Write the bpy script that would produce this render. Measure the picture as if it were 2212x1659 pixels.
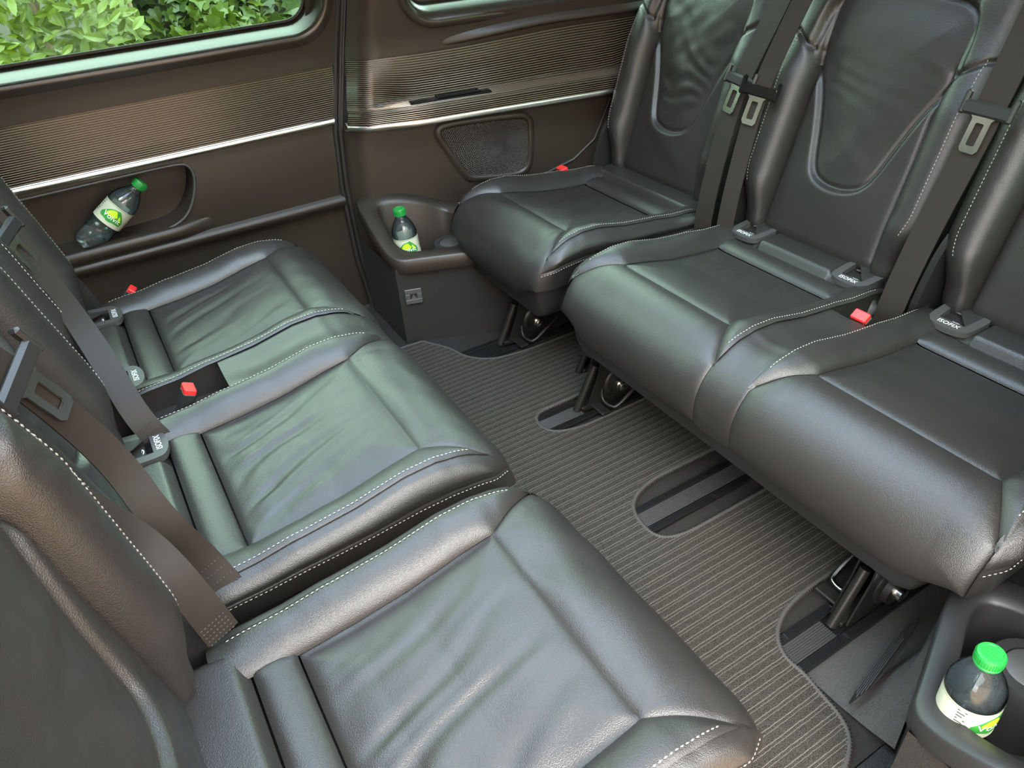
import bpy, math, random
import numpy as np
from mathutils import Vector, Matrix
from mathutils.geometry import tessellate_polygon

random.seed(7); rng = np.random.default_rng(7)
scene = bpy.context.scene
COL = scene.collection
for o in list(bpy.data.objects): bpy.data.objects.remove(o)

# ------------------------------------------------------------------ camera
def cam_axes(yaw, p, r):
    f = np.array([math.sin(yaw)*math.cos(p), math.cos(yaw)*math.cos(p), -math.sin(p)])
    rt = np.cross(f, [0, 0, 1]); rt /= np.linalg.norm(rt); up = np.cross(rt, f)
    return rt*math.cos(r)+up*math.sin(r), -rt*math.sin(r)+up*math.cos(r), f
cr, cu, cf = cam_axes(math.radians(28.777), math.radians(35.79), math.radians(-4.386))
cam = bpy.data.cameras.new('camera'); cam.sensor_width = 36; cam.lens = 1597/2212*36; cam.clip_start = .02
cam_o = bpy.data.objects.new('camera', cam); COL.objects.link(cam_o)
M4 = Matrix(((cr[0], cu[0], -cf[0], 0), (cr[1], cu[1], -cf[1], 0), (cr[2], cu[2], -cf[2], 1.0), (0, 0, 0, 1)))
cam_o.matrix_world = M4
scene.camera = cam_o

# ------------------------------------------------------------------ world: overcast daylight
w = bpy.data.worlds.new('overcast_sky'); scene.world = w; w.use_nodes = True
bg = w.node_tree.nodes['Background']; bg.inputs[0].default_value = (.97, .985, 1.0, 1); bg.inputs[1].default_value = 2.8
sun = bpy.data.lights.new('sun', 'SUN'); sun.energy = .8; sun.angle = math.radians(25); sun.color = (1, .95, .86)
sun_o = bpy.data.objects.new('sun', sun); COL.objects.link(sun_o); sun_o.rotation_euler = (math.radians(38), 0, math.radians(-28))
scene.view_settings.view_transform = 'Standard'; scene.view_settings.look = 'None'
scene.view_settings.gamma = 1; scene.view_settings.use_curve_mapping = False
scene.view_settings.exposure = 2.5

# ------------------------------------------------------------------ materials
MATS = {}
def mat(name, col, rough=.5, metal=0, spec=.5, bump=None, coat=0, trans=0, ior=1.45, var=None, aniso=0, emit=None):
    """bump=(kind, scale, strength, distance); var=(scale, amount) colour mottling"""
    m = bpy.data.materials.new(name); m.use_nodes = True; nt = m.node_tree; N = nt.nodes; L = nt.links
    b = N['Principled BSDF']
    b.inputs['Base Color'].default_value = (*col, 1); b.inputs['Roughness'].default_value = rough
    b.inputs['Metallic'].default_value = metal; b.inputs['Specular IOR Level'].default_value = spec
    b.inputs['Coat Weight'].default_value = coat; b.inputs['Transmission Weight'].default_value = trans; b.inputs['IOR'].default_value = ior
    tc = N.new('ShaderNodeTexCoord')
    if var:
        n = N.new('ShaderNodeTexNoise'); n.inputs['Scale'].default_value = var[0]; n.inputs['Detail'].default_value = 5
        L.new(tc.outputs['Object'], n.inputs['Vector'])
        r = N.new('ShaderNodeMixRGB'); r.blend_type = 'MIX'
        r.inputs[1].default_value = (*[c*(1-var[1]) for c in col], 1); r.inputs[2].default_value = (*[min(1, c*(1+var[1])) for c in col], 1)
        L.new(n.outputs['Fac'], r.inputs[0]); L.new(r.outputs[0], b.inputs['Base Color'])
    if bump:
        bumps = bump if isinstance(bump, list) else [bump]
        prev = None
        for kind, sc, st, dist in bumps:
            if kind == 'vor':
                t = N.new('ShaderNodeTexVoronoi'); t.feature = 'SMOOTH_F1'; t.inputs['Scale'].default_value = sc; t.inputs['Smoothness'].default_value = .3
                L.new(tc.outputs['Object'], t.inputs['Vector']); out = t.outputs['Distance']; inv = True
            else:
                t = N.new('ShaderNodeTexNoise'); t.inputs['Scale'].default_value = sc; t.inputs['Detail'].default_value = 4
                L.new(tc.outputs['Object'], t.inputs['Vector']); out = t.outputs['Fac']; inv = False
            bp = N.new('ShaderNodeBump'); bp.inputs['Strength'].default_value = st; bp.inputs['Distance'].default_value = dist; bp.invert = inv
            L.new(out, bp.inputs['Height'])
            if prev: L.new(prev.outputs[0], bp.inputs['Normal'])
            prev = bp
        L.new(prev.outputs[0], b.inputs['Normal'])
    MATS[name] = m
    return m

LEATHER = mat('black_leather', (.0190, .0168, .0150), .37, spec=.6, bump=[('vor', 900, .50, .0005), ('noise', 120, .14, .0006)], var=(4, .12))
LEATHER_S = mat('smooth_black_leather', (.0190, .0168, .0150), .37, spec=.55, bump=[('vor', 800, .35, .0006), ('noise', 60, .25, .0012)])
THREAD = mat('grey_thread', (.30, .285, .25), .7)
PLASTIC = mat('black_plastic', (.016, .0155, .015), .42, bump=('noise', 1500, .1, .0003))
GLOSSP = mat('gloss_black_plastic', (.006, .006, .006), .12)
TRIMP = mat('brown_black_trim_plastic', (.0235, .0172, .0122), .42, bump=[('vor', 700, .22, .0004)], var=(3, .08))
SILL = mat('smooth_sill_trim', (.0235, .0180, .0135), .27, spec=.65, bump=('vor', 700, .12, .0003))
RIBM = mat('shaded_trim_base', (.009, .0065, .005), .25, spec=.5)  # darker than the ribs: groove shade put into the colour
RIBL = mat('glint_trim_rib', (.15, .118, .086), .20, metal=.65)  # lighter metal: bright reflections on the ridges put into the colour
CHROME = mat('satin_aluminium', (.80, .79, .76), .30, metal=1)
STEEL = mat('polished_steel', (.62, .60, .55), .22, metal=1)
BLACKM = mat('black_painted_steel', (.010, .0092, .008), .38, spec=.4, bump=('noise', 60, .2, .002), var=(40, .5))
RAILM = mat('black_anodised_rail', (.008, .008, .008), .28, spec=.6)
RAILINS = mat('dark_grey_rail_insert', (.026, .025, .024), .45)
RED = mat('red_plastic', (.56, .022, .02), .35)
CARPET = mat('dark_carpet', (.026, .0235, .021), .95, spec=.1, bump=[('noise', 900, .8, .003)], var=(700, .55))
CARPET_G = mat('grey_carpet', (.060, .057, .053), .95, spec=.1, bump=[('noise', 700, .8, .003)], var=(600, .45))
RUBBER = mat('black_rubber', (.012, .011, .010), .5)
BIND = mat('mat_binding_thread', (.040, .036, .032), .8, bump=('noise', 400, .3, .001))
WHITE = mat('white_print', (.85, .85, .85), .5)
CAPG = mat('green_bottle_cap', (.012, .20, .032), .35)
LABELW = mat('white_paper_label', (.45, .45, .34), .4)
GREEN1 = mat('dark_green_print', (.03, .22, .03), .4)
GREEN2 = mat('lime_green_print', (.45, .66, .02), .4)
HEAD = mat('beige_headliner', (.55, .46, .36), .9)
BODYW = mat('silver_body_paint', (.35, .35, .34), .35)
EARTH = mat('soil', (.04, .03, .02), .95, var=(12, .5), bump=('noise', 20, .5, .03))
ASPH = mat('warm_bounce_paving', (.42, .285, .17), .9, var=(60, .3), bump=('noise', 120, .5, .005))  # tan tone chosen to bounce warm light onto the seats
BARK = mat('bark', (.17, .12, .07), .9, bump=('noise', 40, .8, .01), var=(20, .4))
GREYP = mat('dark_grey_plastic', (.045, .043, .04), .5)

def webbing():
    m = bpy.data.materials.new('woven_belt_webbing'); m.use_nodes = True; nt = m.node_tree; N = nt.nodes; L = nt.links
    b = N['Principled BSDF']; b.inputs['Base Color'].default_value = (.0200, .0155, .0120, 1); b.inputs['Roughness'].default_value = .5; b.inputs['Specular IOR Level'].default_value = .22
    uv = N.new('ShaderNodeUVMap'); br = N.new('ShaderNodeTexBrick')
    mp = N.new('ShaderNodeMapping'); mp.inputs['Scale'].default_value = (1, 1, 1)
    L.new(uv.outputs[0], mp.inputs[0]); L.new(mp.outputs[0], br.inputs['Vector'])
    br.inputs['Scale'].default_value = 300; br.inputs['Mortar Size'].default_value = .12; br.inputs['Brick Width'].default_value = .9; br.inputs['Row Height'].default_value = .45
    br.inputs['Color1'].default_value = (1, 1, 1, 1); br.inputs['Color2'].default_value = (.8, .8, .8, 1); br.inputs['Mortar'].default_value = (0, 0, 0, 1)
    bp = N.new('ShaderNodeBump'); bp.inputs['Strength'].default_value = .5; bp.inputs['Distance'].default_value = .0006
    L.new(br.outputs['Color'], bp.inputs['Height']); L.new(bp.outputs[0], b.inputs['Normal'])
    return m
WEB = webbing()

def striped_mat():
    m = bpy.data.materials.new('striped_carpet_mat'); m.use_nodes = True; nt = m.node_tree; N = nt.nodes; L = nt.links
    b = N['Principled BSDF']; b.inputs['Roughness'].default_value = .95; b.inputs['Specular IOR Level'].default_value = .1
    tc = N.new('ShaderNodeTexCoord'); sp = N.new('ShaderNodeSeparateXYZ'); L.new(tc.outputs['Object'], sp.inputs[0])
    def math_(op, a, bb=None):
        n = N.new('ShaderNodeMath'); n.operation = op
        for i, v in enumerate((a, bb)):
            if v is None: continue
            if isinstance(v, (int, float)): n.inputs[i].default_value = v
            else: L.new(v, n.inputs[i])
        return n.outputs[0]
    wob = N.new('ShaderNodeTexNoise'); wob.inputs['Scale'].default_value = 60; L.new(tc.outputs['Object'], wob.inputs['Vector'])
    y = math_('ADD', sp.outputs[1], math_('MULTIPLY', wob.outputs['Fac'], .0025))
    def stripe(pitch, width, ph):
        fr = math_('FRACT', math_('DIVIDE', math_('ADD', y, ph), pitch))
        return math_('LESS_THAN', fr, width)
    s1 = stripe(.0165, .085, 0); s2 = stripe(.0165, .075, .0048); s3 = stripe(.0067, .3, .001)
    s = math_('MAXIMUM', s1, math_('MULTIPLY', s2, .75))
    fl = N.new('ShaderNodeTexNoise'); fl.inputs['Scale'].default_value = 900; fl.inputs['Detail'].default_value = 3; L.new(tc.outputs['Object'], fl.inputs['Vector'])
    fleck = math_('MULTIPLY', math_('GREATER_THAN', fl.outputs['Fac'], .50), 1.0)
    base = N.new('ShaderNodeMixRGB'); base.inputs[1].default_value = (.0145, .0124, .010, 1); base.inputs[2].default_value = (.043, .037, .030, 1); L.new(fleck, base.inputs[0])
    top = N.new('ShaderNodeMixRGB'); top.inputs[2].default_value = (.105, .093, .077, 1); L.new(base.outputs[0], top.inputs[1])
    L.new(math_('MULTIPLY', s, math_('ADD', .25, math_('MULTIPLY', fl.outputs['Fac'], 1.0))), top.inputs[0])
    L.new(top.outputs[0], b.inputs['Base Color'])
    bp = N.new('ShaderNodeBump'); bp.inputs['Strength'].default_value = .6; bp.inputs['Distance'].default_value = .002
    L.new(math_('ADD', fl.outputs['Fac'], math_('MULTIPLY', s3, .5)), bp.inputs['Height']); L.new(bp.outputs[0], b.inputs['Normal'])
    return m
MATSTR = striped_mat()

def glass_mat(name, tint, gloss=.06):
    m = bpy.data.materials.new(name); m.use_nodes = True; nt = m.node_tree; N = nt.nodes; L = nt.links
    N.remove(N['Principled BSDF']); out = N['Material Output']
    t = N.new('ShaderNodeBsdfTransparent'); t.inputs[0].default_value = (*tint, 1)
    g = N.new('ShaderNodeBsdfGlossy'); g.inputs['Roughness'].default_value = .02
    fr = N.new('ShaderNodeFresnel'); fr.inputs[0].default_value = 1.4
    mx = N.new('ShaderNodeMixShader'); L.new(fr.outputs[0], mx.inputs[0]); L.new(t.outputs[0], mx.inputs[1]); L.new(g.outputs[0], mx.inputs[2])
    L.new(mx.outputs[0], out.inputs[0]); return m
TINT = glass_mat('green_tinted_glass', (.72, .89, .79))
ROOFG = glass_mat('bluish_roof_glass', (.68, .78, .86))  # bluish tint of the added roof panel, cools the overhead light
PET = glass_mat('clear_bottle_plastic', (.97, .985, .98))
def water_mat():
    m = glass_mat('water', (.86, .93, .96)); nt = m.node_tree; N = nt.nodes; L = nt.links; out = N['Material Output']
    prev = out.inputs[0].links[0].from_socket
    rf = N.new('ShaderNodeBsdfRefraction'); rf.inputs['IOR'].default_value = 1.2; rf.inputs['Roughness'].default_value = .0; rf.inputs['Color'].default_value = (.93, .98, 1, 1)
    df = N.new('ShaderNodeBsdfDiffuse'); df.inputs[0].default_value = (.75, .88, .92, 1)
    m1 = N.new('ShaderNodeMixShader'); m1.inputs[0].default_value = .12; L.new(prev, m1.inputs[1]); L.new(rf.outputs[0], m1.inputs[2])
    m2 = N.new('ShaderNodeMixShader'); m2.inputs[0].default_value = .03; L.new(m1.outputs[0], m2.inputs[1]); L.new(df.outputs[0], m2.inputs[2])
    L.new(m2.outputs[0], out.inputs[0]); return m
WATER = water_mat()

def leaf_mat(name, c1, c2):
    m = bpy.data.materials.new(name); m.use_nodes = True; nt = m.node_tree; N = nt.nodes; L = nt.links
    b = N['Principled BSDF']; b.inputs['Roughness'].default_value = .4
    oi = N.new('ShaderNodeTexNoise'); tc = N.new('ShaderNodeTexCoord'); g = N.new('ShaderNodeNewGeometry')
    mx = N.new('ShaderNodeMixRGB'); mx.inputs[1].default_value = (*c1, 1); mx.inputs[2].default_value = (*c2, 1)
    L.new(g.outputs['Random Per Island'], mx.inputs[0]); L.new(mx.outputs[0], b.inputs['Base Color'])
    t = N.new('ShaderNodeBsdfTranslucent'); L.new(mx.outputs[0], t.inputs[0])
    ms = N.new('ShaderNodeMixShader'); ms.inputs[0].default_value = .35
    L.new(b.outputs[0], ms.inputs[1]); L.new(t.outputs[0], ms.inputs[2]); L.new(ms.outputs[0], N['Material Output'].inputs[0])
    return m
LEAF_A = leaf_mat('privet_leaf', (.056, .084, .004), (.140, .172, .012))
LEAF_B = leaf_mat('ivy_leaf', (.014, .038, .003), (.098, .130, .008))
LEAF_C = leaf_mat('laurel_leaf', (.070, .100, .010), (.150, .170, .028))

# ------------------------------------------------------------------ helpers
def tag(o, label=None, cat=None, group=None, kind=None):
    if label: o['label'] = label
    if cat: o['category'] = cat
    if group: o['group'] = group
    if kind: o['kind'] = kind
    return o
def link(name, data, parent=None, loc=None, rot=None):
    o = bpy.data.objects.new(name, data); COL.objects.link(o)
    if parent is not None: o.parent = parent
    if loc is not None: o.location = loc
    if rot is not None: o.rotation_euler = rot
    return o
def empty(name, loc=(0, 0, 0), rz=0):
    o = bpy.data.objects.new(name, None); COL.objects.link(o); o.location = loc; o.rotation_euler = (0, 0, rz); o.empty_display_size = .05
    return o
def mesh(name, V, Fc, m, smooth=True):
    me = bpy.data.meshes.new(name); me.from_pydata([tuple(map(float, v)) for v in V], [], Fc)
    if smooth: me.polygons.foreach_set('use_smooth', [True]*len(me.polygons))
    me.materials.append(m); me.update(); return me
class MB:
    """collects shapes into one mesh"""
    def __init__(s): s.V = []; s.F = []
    def add(s, V, F):
        n = len(s.V); s.V += [tuple(map(float, v)) for v in V]; s.F += [tuple(i+n for i in f) for f in F]; return s
    def grid(s, P, cu=False, cv=False, flip=False):
        P = np.asarray(P); n, m = P.shape[:2]; F = []
        for i in range(n if cu else n-1):
            for j in range(m if cv else m-1):
                a, b, c, d = i*m+j, ((i+1) % n)*m+j, ((i+1) % n)*m+(j+1) % m, i*m+(j+1) % m
                F.append((a, d, c, b) if flip else (a, b, c, d))
        return s.add(P.reshape(-1, 3), F)
    def box(s, c, d, R=None, bev=.0):
        """bevelled box, centre c, full size d, R 3x3"""
        h = np.array(d)/2; b = min(bev, h.min()*.9)
        V = []; 
        if b <= 0:
            V = [(x, y, z) for x in (-h[0], h[0]) for y in (-h[1], h[1]) for z in (-h[2], h[2])]
            F = [(0, 1, 3, 2), (4, 6, 7, 5), (0, 4, 5, 1), (2, 3, 7, 6), (0, 2, 6, 4), (1, 5, 7, 3)]
        else:
            idx = {}; F = []
            for sx in (-1, 1):
                for sy in (-1, 1):
                    for sz in (-1, 1):
                        for ax in range(3):
                            v = [sx*(h[0]-b), sy*(h[1]-b), sz*(h[2]-b)]; v[ax] += (sx, sy, sz)[ax]*b
                            idx[(sx, sy, sz, ax)] = len(V); V.append(tuple(v))
            I = lambda a, b_, c_, ax: idx[(a, b_, c_, ax)]
            for q in (-1, 1):
                f = [I(q, -1, -1, 0), I(q, 1, -1, 0), I(q, 1, 1, 0), I(q, -1, 1, 0)]; F.append(tuple(f if q > 0 else f[::-1]))
                f = [I(-1, q, -1, 1), I(-1, q, 1, 1), I(1, q, 1, 1), I(1, q, -1, 1)]; F.append(tuple(f if q > 0 else f[::-1]))
                f = [I(-1, -1, q, 2), I(1, -1, q, 2), I(1, 1, q, 2), I(-1, 1, q, 2)]; F.append(tuple(f if q > 0 else f[::-1]))
            for p in (-1, 1):
                for q in (-1, 1):
                    F.append((I(-1, p, q, 1), I(1, p, q, 1), I(1, p, q, 2), I(-1, p, q, 2)))
                    F.append((I(p, -1, q, 0), I(p, 1, q, 0), I(p, 1, q, 2), I(p, -1, q, 2)))
                    F.append((I(p, q, -1, 0), I(p, q, 1, 0), I(p, q, 1, 1), I(p, q, -1, 1)))
            for sx in (-1, 1):
                for sy in (-1, 1):
                    for sz in (-1, 1): F.append((I(sx, sy, sz, 0), I(sx, sy, sz, 1), I(sx, sy, sz, 2)))
        V = np.array(V)
        if R is not None: V = V @ np.array(R).T
        return s.add(V+np.array(c), F)
    def tube(s, pts, r, n=10, caps=True):
        pts = np.array(pts, float); k = len(pts); rr = np.broadcast_to(np.array(r, float), (k,))
        T = np.gradient(pts, axis=0); T /= np.linalg.norm(T, axis=1)[:, None]+1e-12
        u = np.cross(T[0], [0, 0, 1.]); 
        if np.linalg.norm(u) < .1: u = np.cross(T[0], [0, 1., 0])
        u /= np.linalg.norm(u); rows = []
        for i in range(k):
            u = u-T[i]*(u@T[i]); u /= np.linalg.norm(u); v = np.cross(T[i], u)
            a = np.linspace(0, 2*math.pi, n, endpoint=False)
            rows.append(pts[i]+rr[i]*(np.cos(a)[:, None]*u+np.sin(a)[:, None]*v))
        n0 = len(s.V); s.grid(np.array(rows), cv=True)
        if caps: s.F.append(tuple(range(n0, n0+n))[::-1]); s.F.append(tuple(range(n0+(k-1)*n, n0+k*n)))
        return s
    def lathe(s, prof, n=32, M=None):
        a = np.linspace(0, 2*math.pi, n, endpoint=False)
        P = np.array([[(r*math.cos(t), r*math.sin(t), z) for t in a] for r, z in prof])
        if M is not None: P = (P.reshape(-1, 3) @ np.array(M)[:3, :3].T+np.array(M)[:3, 3]).reshape(P.shape)
        n0 = len(s.V); s.grid(P, cv=True, flip=True)
        s.F.append(tuple(range(n0, n0+n))[::-1]); k = len(prof); s.F.append(tuple(range(n0+(k-1)*n, n0+k*n))); return s
    def prism(s, loops, fr):
        """polygon with holes (2D) extruded: fr(u,v,w)->xyz with w in {0,1}"""
        t = tessellate_polygon([[Vector((p[0], p[1], 0)) for p in l] for l in loops])
        flat = [p for l in loops for p in l]; n = len(flat)
        V = [fr(p[0], p[1], 0) for p in flat]+[fr(p[0], p[1], 1) for p in flat]
        F = [tuple(x) for x in t]+[tuple(i+n for i in x)[::-1] for x in t]
        o = 0
        for l in loops:
            k = len(l)
            for i in range(k): F.append((o+i, o+(i+1) % k, n+o+(i+1) % k, n+o+i))
            o += k
        return s.add(V, F)
    def build(s, name, m, parent=None, smooth=True, loc=None, rot=None, auto=None):
        me = mesh(name, s.V, s.F, m, smooth)
        if auto is not None:
            import bmesh
            bm = bmesh.new(); bm.from_mesh(me); bmesh.ops.recalc_face_normals(bm, faces=bm.faces)
            for e in bm.edges:
                if len(e.link_faces) == 2 and e.calc_face_angle(0) > math.radians(auto): e.smooth = False
            bm.to_mesh(me); bm.free()
        return link(name, me, parent, loc, rot)
def sstep(a, b, x):
    t = np.clip((np.asarray(x, float)-a)/(b-a), 0, 1); return t*t*(3-2*t)
def chaikin(p, it=2, closed=True):
    p = np.array(p, float)
    for _ in range(it):
        if closed:
            q = np.roll(p, -1, axis=0); p = np.stack([.75*p+.25*q, .25*p+.75*q], 1).reshape(-1, p.shape[1])
        else:
            q = p[1:]; a = p[:-1]; p = np.concatenate([p[:1], np.stack([.75*a+.25*q, .25*a+.75*q], 1).reshape(-1, p.shape[1]), p[-1:]])
    return p
def resample(p, n):
    p = np.array(p, float); d = np.r_[0, np.cumsum(np.linalg.norm(np.diff(p, axis=0), axis=1))]
    t = np.linspace(0, d[-1], n); return np.stack([np.interp(t, d, p[:, k]) for k in range(p.shape[1])], 1)
def rrect(x0, x1, y0, y1, r, n=6):
    out = []
    for cx, cy, a0 in ((x1-r, y1-r, 0), (x0+r, y1-r, 90), (x0+r, y0+r, 180), (x1-r, y0+r, 270)):
        for k in range(n+1):
            a = math.radians(a0+90*k/n); out.append((cx+r*math.cos(a), cy+r*math.sin(a)))
    return out
def normals(P):
    a = np.gradient(P, axis=0); b = np.gradient(P, axis=1); n = np.cross(a, b)
    return n/(np.linalg.norm(n, axis=2)[:, :, None]+1e-12)
def stitches(mb, line, nrm, length=.0046, gap=.0016, w=.0009):
    """dashed thread along a 3D line"""
    line = np.array(line); nrm = np.array(nrm)
    d = np.r_[0, np.cumsum(np.linalg.norm(np.diff(line, axis=0), axis=1))]; t = 0
    f = lambda A, x: np.array([np.interp(x, d, A[:, k]) for k in range(3)])
    while t+length < d[-1]:
        a, b = f(line, t), f(line, t+length); n = f(nrm, t); n /= np.linalg.norm(n)
        e = b-a; L = np.linalg.norm(e); e /= L; s = np.cross(e, n)
        c = (a+b)/2; V = [a, c+s*w, c-s*w, b, c+n*w*.9, c-n*w]
        mb.add(V, [(0, 2, 4), (0, 4, 1), (3, 4, 2), (3, 1, 4), (0, 1, 5), (0, 5, 2), (3, 2, 5), (3, 5, 1)]); t += length+gap
def ring_fill(hole, outer, fn, n=5, m=140):
    """panel between a hole and an outer outline (both star-shaped about the hole centre) as a grid"""
    H = np.array(hole); O = np.array(outer); c = H.mean(0)
    ang = np.sort(np.r_[np.linspace(-math.pi, math.pi, m, endpoint=False), [math.atan2(*(p-c)[::-1]) for p in O]])
    def hit(P, a):
        d = np.array((math.cos(a), math.sin(a))); best = 0
        for p, q in zip(P, np.roll(P, -1, 0)):
            e = q-p; den = d[0]*e[1]-d[1]*e[0]
            if abs(den) < 1e-12: continue
            w_ = p-c; t = (w_[0]*e[1]-w_[1]*e[0])/den; u = (w_[0]*d[1]-w_[1]*d[0])/den
            if t > 0 and -1e-9 <= u <= 1+1e-9: best = max(best, t)
        return c+d*best
    h = np.array([hit(H, a) for a in ang]); o = np.array([hit(O, a) for a in ang])
    return MB().grid(np.array([[fn(*(h[i]*(1-k)+o[i]*k)) for i in range(len(ang))] for k in np.linspace(0, 1, n)]), cv=True)
_font_cache = {}
def text_mesh(body, size, depth=0):
    c = bpy.data.curves.new('txt', 'FONT'); c.body = body; c.size = size; c.align_x = 'CENTER'; c.align_y = 'CENTER'; c.resolution_u = 3
    o = bpy.data.objects.new('txt', c); COL.objects.link(o)
    dg = bpy.context.evaluated_depsgraph_get(); me = bpy.data.meshes.new_from_object(o.evaluated_get(dg))
    V = np.array([v.co[:] for v in me.vertices]); F = [tuple(p.vertices) for p in me.polygons]
    bpy.data.objects.remove(o); bpy.data.curves.remove(c); bpy.data.meshes.remove(me); return V, F

# ================================================================== SETTING
def fr_xy(z0, z1): return lambda u, v, q: (u, v, z0 if q == 0 else z1)
fl = MB().box((-.2, .86, -.03), (4.2, 1.9, .05)); floor = tag(fl.build('floor', CARPET, smooth=False), 'dark carpeted van floor under the striped mat', None, None, 'structure')
RAILS = (.377, .711, 1.042, 1.369)
for k, ry in enumerate(RAILS):
    mb = MB()
    for s in (-1, 1):
        mb.box((.3, ry+s*.0245, -.0005), (2.6, .015, .009), bev=.001)
        for q in (-.0045, -.0015, .0015, .0045): mb.box((.3, ry+s*.0245+q, .0042), (2.6, .0012, .0016))
    mb.box((.3, ry, -.0035), (2.6, .036, .004))
    r = tag(mb.build('floor_rail', RAILM, floor, smooth=False), 'black ribbed metal seat rail')
    mi = MB(); x1 = (.725, 1.9, .735, .0)[k] if k != 3 else 0
    if x1 > .5:
        n = 9
        prof = []
        for i in range(n*4+1):
            y = -.0165+.033*i/(n*4); prof.append((y, .0035+.0012*abs(math.sin(i*math.pi/4))))
        P = np.array([[(x, ry+y, z) for y, z in prof] for x in (-.95, x1)]); mi.grid(P)
        mi.build('rail_insert', RAILINS, r, smooth=False)
    mm = MB()
    for i, x in enumerate(np.arange(.60, 1.2, .05)):
        for s in (-1, 1):
            if (i+k) % 2: mm.box((x+s*.012, ry+s*.0245, .0052), (.0016, .010, .0006))
    mm.build('rail_mark', STEEL, r, smooth=False)

# striped mat with cut-outs round the rails
def slot(yc, hw, x0, x1, rr):
    pts = [(x1, yc-hw)]
    for k in range(13):
        a = math.radians(-90-180*k/12); pts.append((x0+hw*rr+hw*rr*math.cos(a), yc+hw*math.sin(a)))
    pts.append((x1, yc+hw)); return pts
X1 = 1.55
def mat_outline():
    sm = lambda p: [tuple(q) for q in chaikin(p, 3, False)]
    out = [(.13, .20)]
    out += sm([(.50, .20), (.57, .221), (.608, .242), (.624, .270), (.628, .31), (.634, .344), (.630, .379), (.651, .414), (.704, .440), (.80, .447), (X1, .447)])
    out += sm([(X1, .641), (.763, .641), (.672, .641), (.630, .660), (.627, .708), (.646, .757), (.709, .783), (.80, .781), (X1, .781)])
    out += sm([(X1, .987), (.753, .987), (.695, .989), (.641, 1.008), (.630, 1.05), (.648, 1.084), (.70, 1.087), (X1, 1.087)])
    out += sm([(X1, 1.303), (.848, 1.303), (.72, 1.310), (.664, 1.330), (.626, 1.378), (.622, 1.42), (.575, 1.50)])
    out += [(.50, 1.505), (.47, 1.53), (.13, 1.53)]
    return out
mo = mat_outline()
mb = MB().prism([mo], fr_xy(.0, .008))
fmat = tag(mb.build('floor_mat', MATSTR, smooth=False), 'dark grey striped carpet mat covering the aisle between the seat rows', 'floor mat')
bm_ = MB(); line = resample(np.array([(x, y, .006) for x, y in mo]), 900)
bm_.tube(line, .0035, 6)
bm_.build('bound_edge', BIND, fmat)
st = MB()
ln = resample(line, 1500)
for i in range(2, len(ln)-2, 1):
    if ln[i][0] > 1.1: continue
    t = ln[i+1]-ln[i-1]; t /= np.linalg.norm(t)+1e-9; s = np.array([-t[1], t[0], 0])
    c = ln[i]; a = np.linspace(-.3, math.pi+.3, 5)
    R_ = .0052
    P = np.array([[c+s*R_*math.cos(q)+np.array([0, 0, 1])*(R_*1.0*math.sin(q)-.001)+t*d for d in (-.00095, .00095)] for q in a]); st.grid(P)
tag(st.build('edge_stitching', BIND, fmat), kind='stuff')

# ------------------------------------------------------------------ far sliding door (door_1)
def seamx(z): return np.interp(z, [0, .14, .35, .50, .63, .76, 1.3], [.548, .531, .528, .541, .572, .598, .66])
def zgrid(rows, x0, xr, nx=2):
    """rows: list of (Y,Z); xr(z) right boundary"""
    P = []
    for Y, Z in rows:
        P.append([(x, Y, Z) for x in np.linspace(x0, float(xr(Z)), nx)])
    return np.array(P)
def roundprof(pts, it=2): return [tuple(p) for p in chaikin(pts, it, False)]
DX0 = -.95
mb = MB().grid(zgrid(roundprof([(1.79, -.02), (1.778, .10), (1.772, .285), (1.752, .305), (1.750, .318), (1.762, .328)], 2), DX0, seamx, 6), flip=True)
door = tag(mb.build('door_1', TRIMP), 'brown-black sliding door lined with ribbed trim, window above', None, None, 'structure')
# pocket panel with recess
pocket = chaikin([(-.62, .355), (.085, .349), (.150, .362), (.183, .400), (.203, .452), (.196, .484), (.165, .4885), (.02, .488), (-.62, .482)], 2)
outer = [(DX0, .326)]+[(float(seamx(z)), z) for z in np.linspace(.326, .50, 6)]+[(DX0, .50)]
def frd(u, v, q): return (u, 1.764-.004*math.sin((v-.326)/.174*math.pi)+(.012 if q else 0), v)
mb = MB().prism([outer, [tuple(p) for p in pocket]], frd)
mb.build('door_pocket_panel', TRIMP, door, smooth=False)
pk = np.array(pocket); cen = pk.mean(0)
mb = MB(); rows = []
for dy, sc in ((-.0035, 1.012), (-.0035, .985), (.004, .975), (.055, .955), (.065, .93)):
    rows.append([((p[0]-cen[0])*(1-(1-sc)*.35)+cen[0], 1.763+dy, (p[1]-cen[1])*sc+cen[1]) for p in pk])
mb.grid(np.array(rows), cv=True); last = rows[-1]; n0 = len(mb.V)
mb.add(last, [tuple(range(len(last)))])
mb.build('door_pocket', TRIMP, door, auto=50)
mb = MB().tube([(p[0]*1.0, 1.7595, p[1]) for p in np.vstack([pk, pk[:1]])], .0032, 8, False)
mb.build('pocket_rim', GREYP, door)
# bin lip in front of the pocket
P = zgrid(roundprof([(1.764, .322), (1.748, .330), (1.744, .345), (1.750, .357), (1.765, .358)], 2), DX0, lambda z: .24, 50)
P[..., 1] = 1.7655+(P[..., 1]-1.7655)*sstep(.24, .12, P[..., 0])
mb = MB().grid(P, flip=True)
mb.build('pocket_lip', TRIMP, door)
# chrome strip
mb = MB().grid(zgrid(roundprof([(1.765, .499), (1.750, .500), (1.746, .507), (1.750, .5145), (1.765, .515)], 2), DX0, lambda z: seamx(z)-.004, 2), flip=True)
mb.build('aluminium_strip', CHROME, door)
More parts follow.
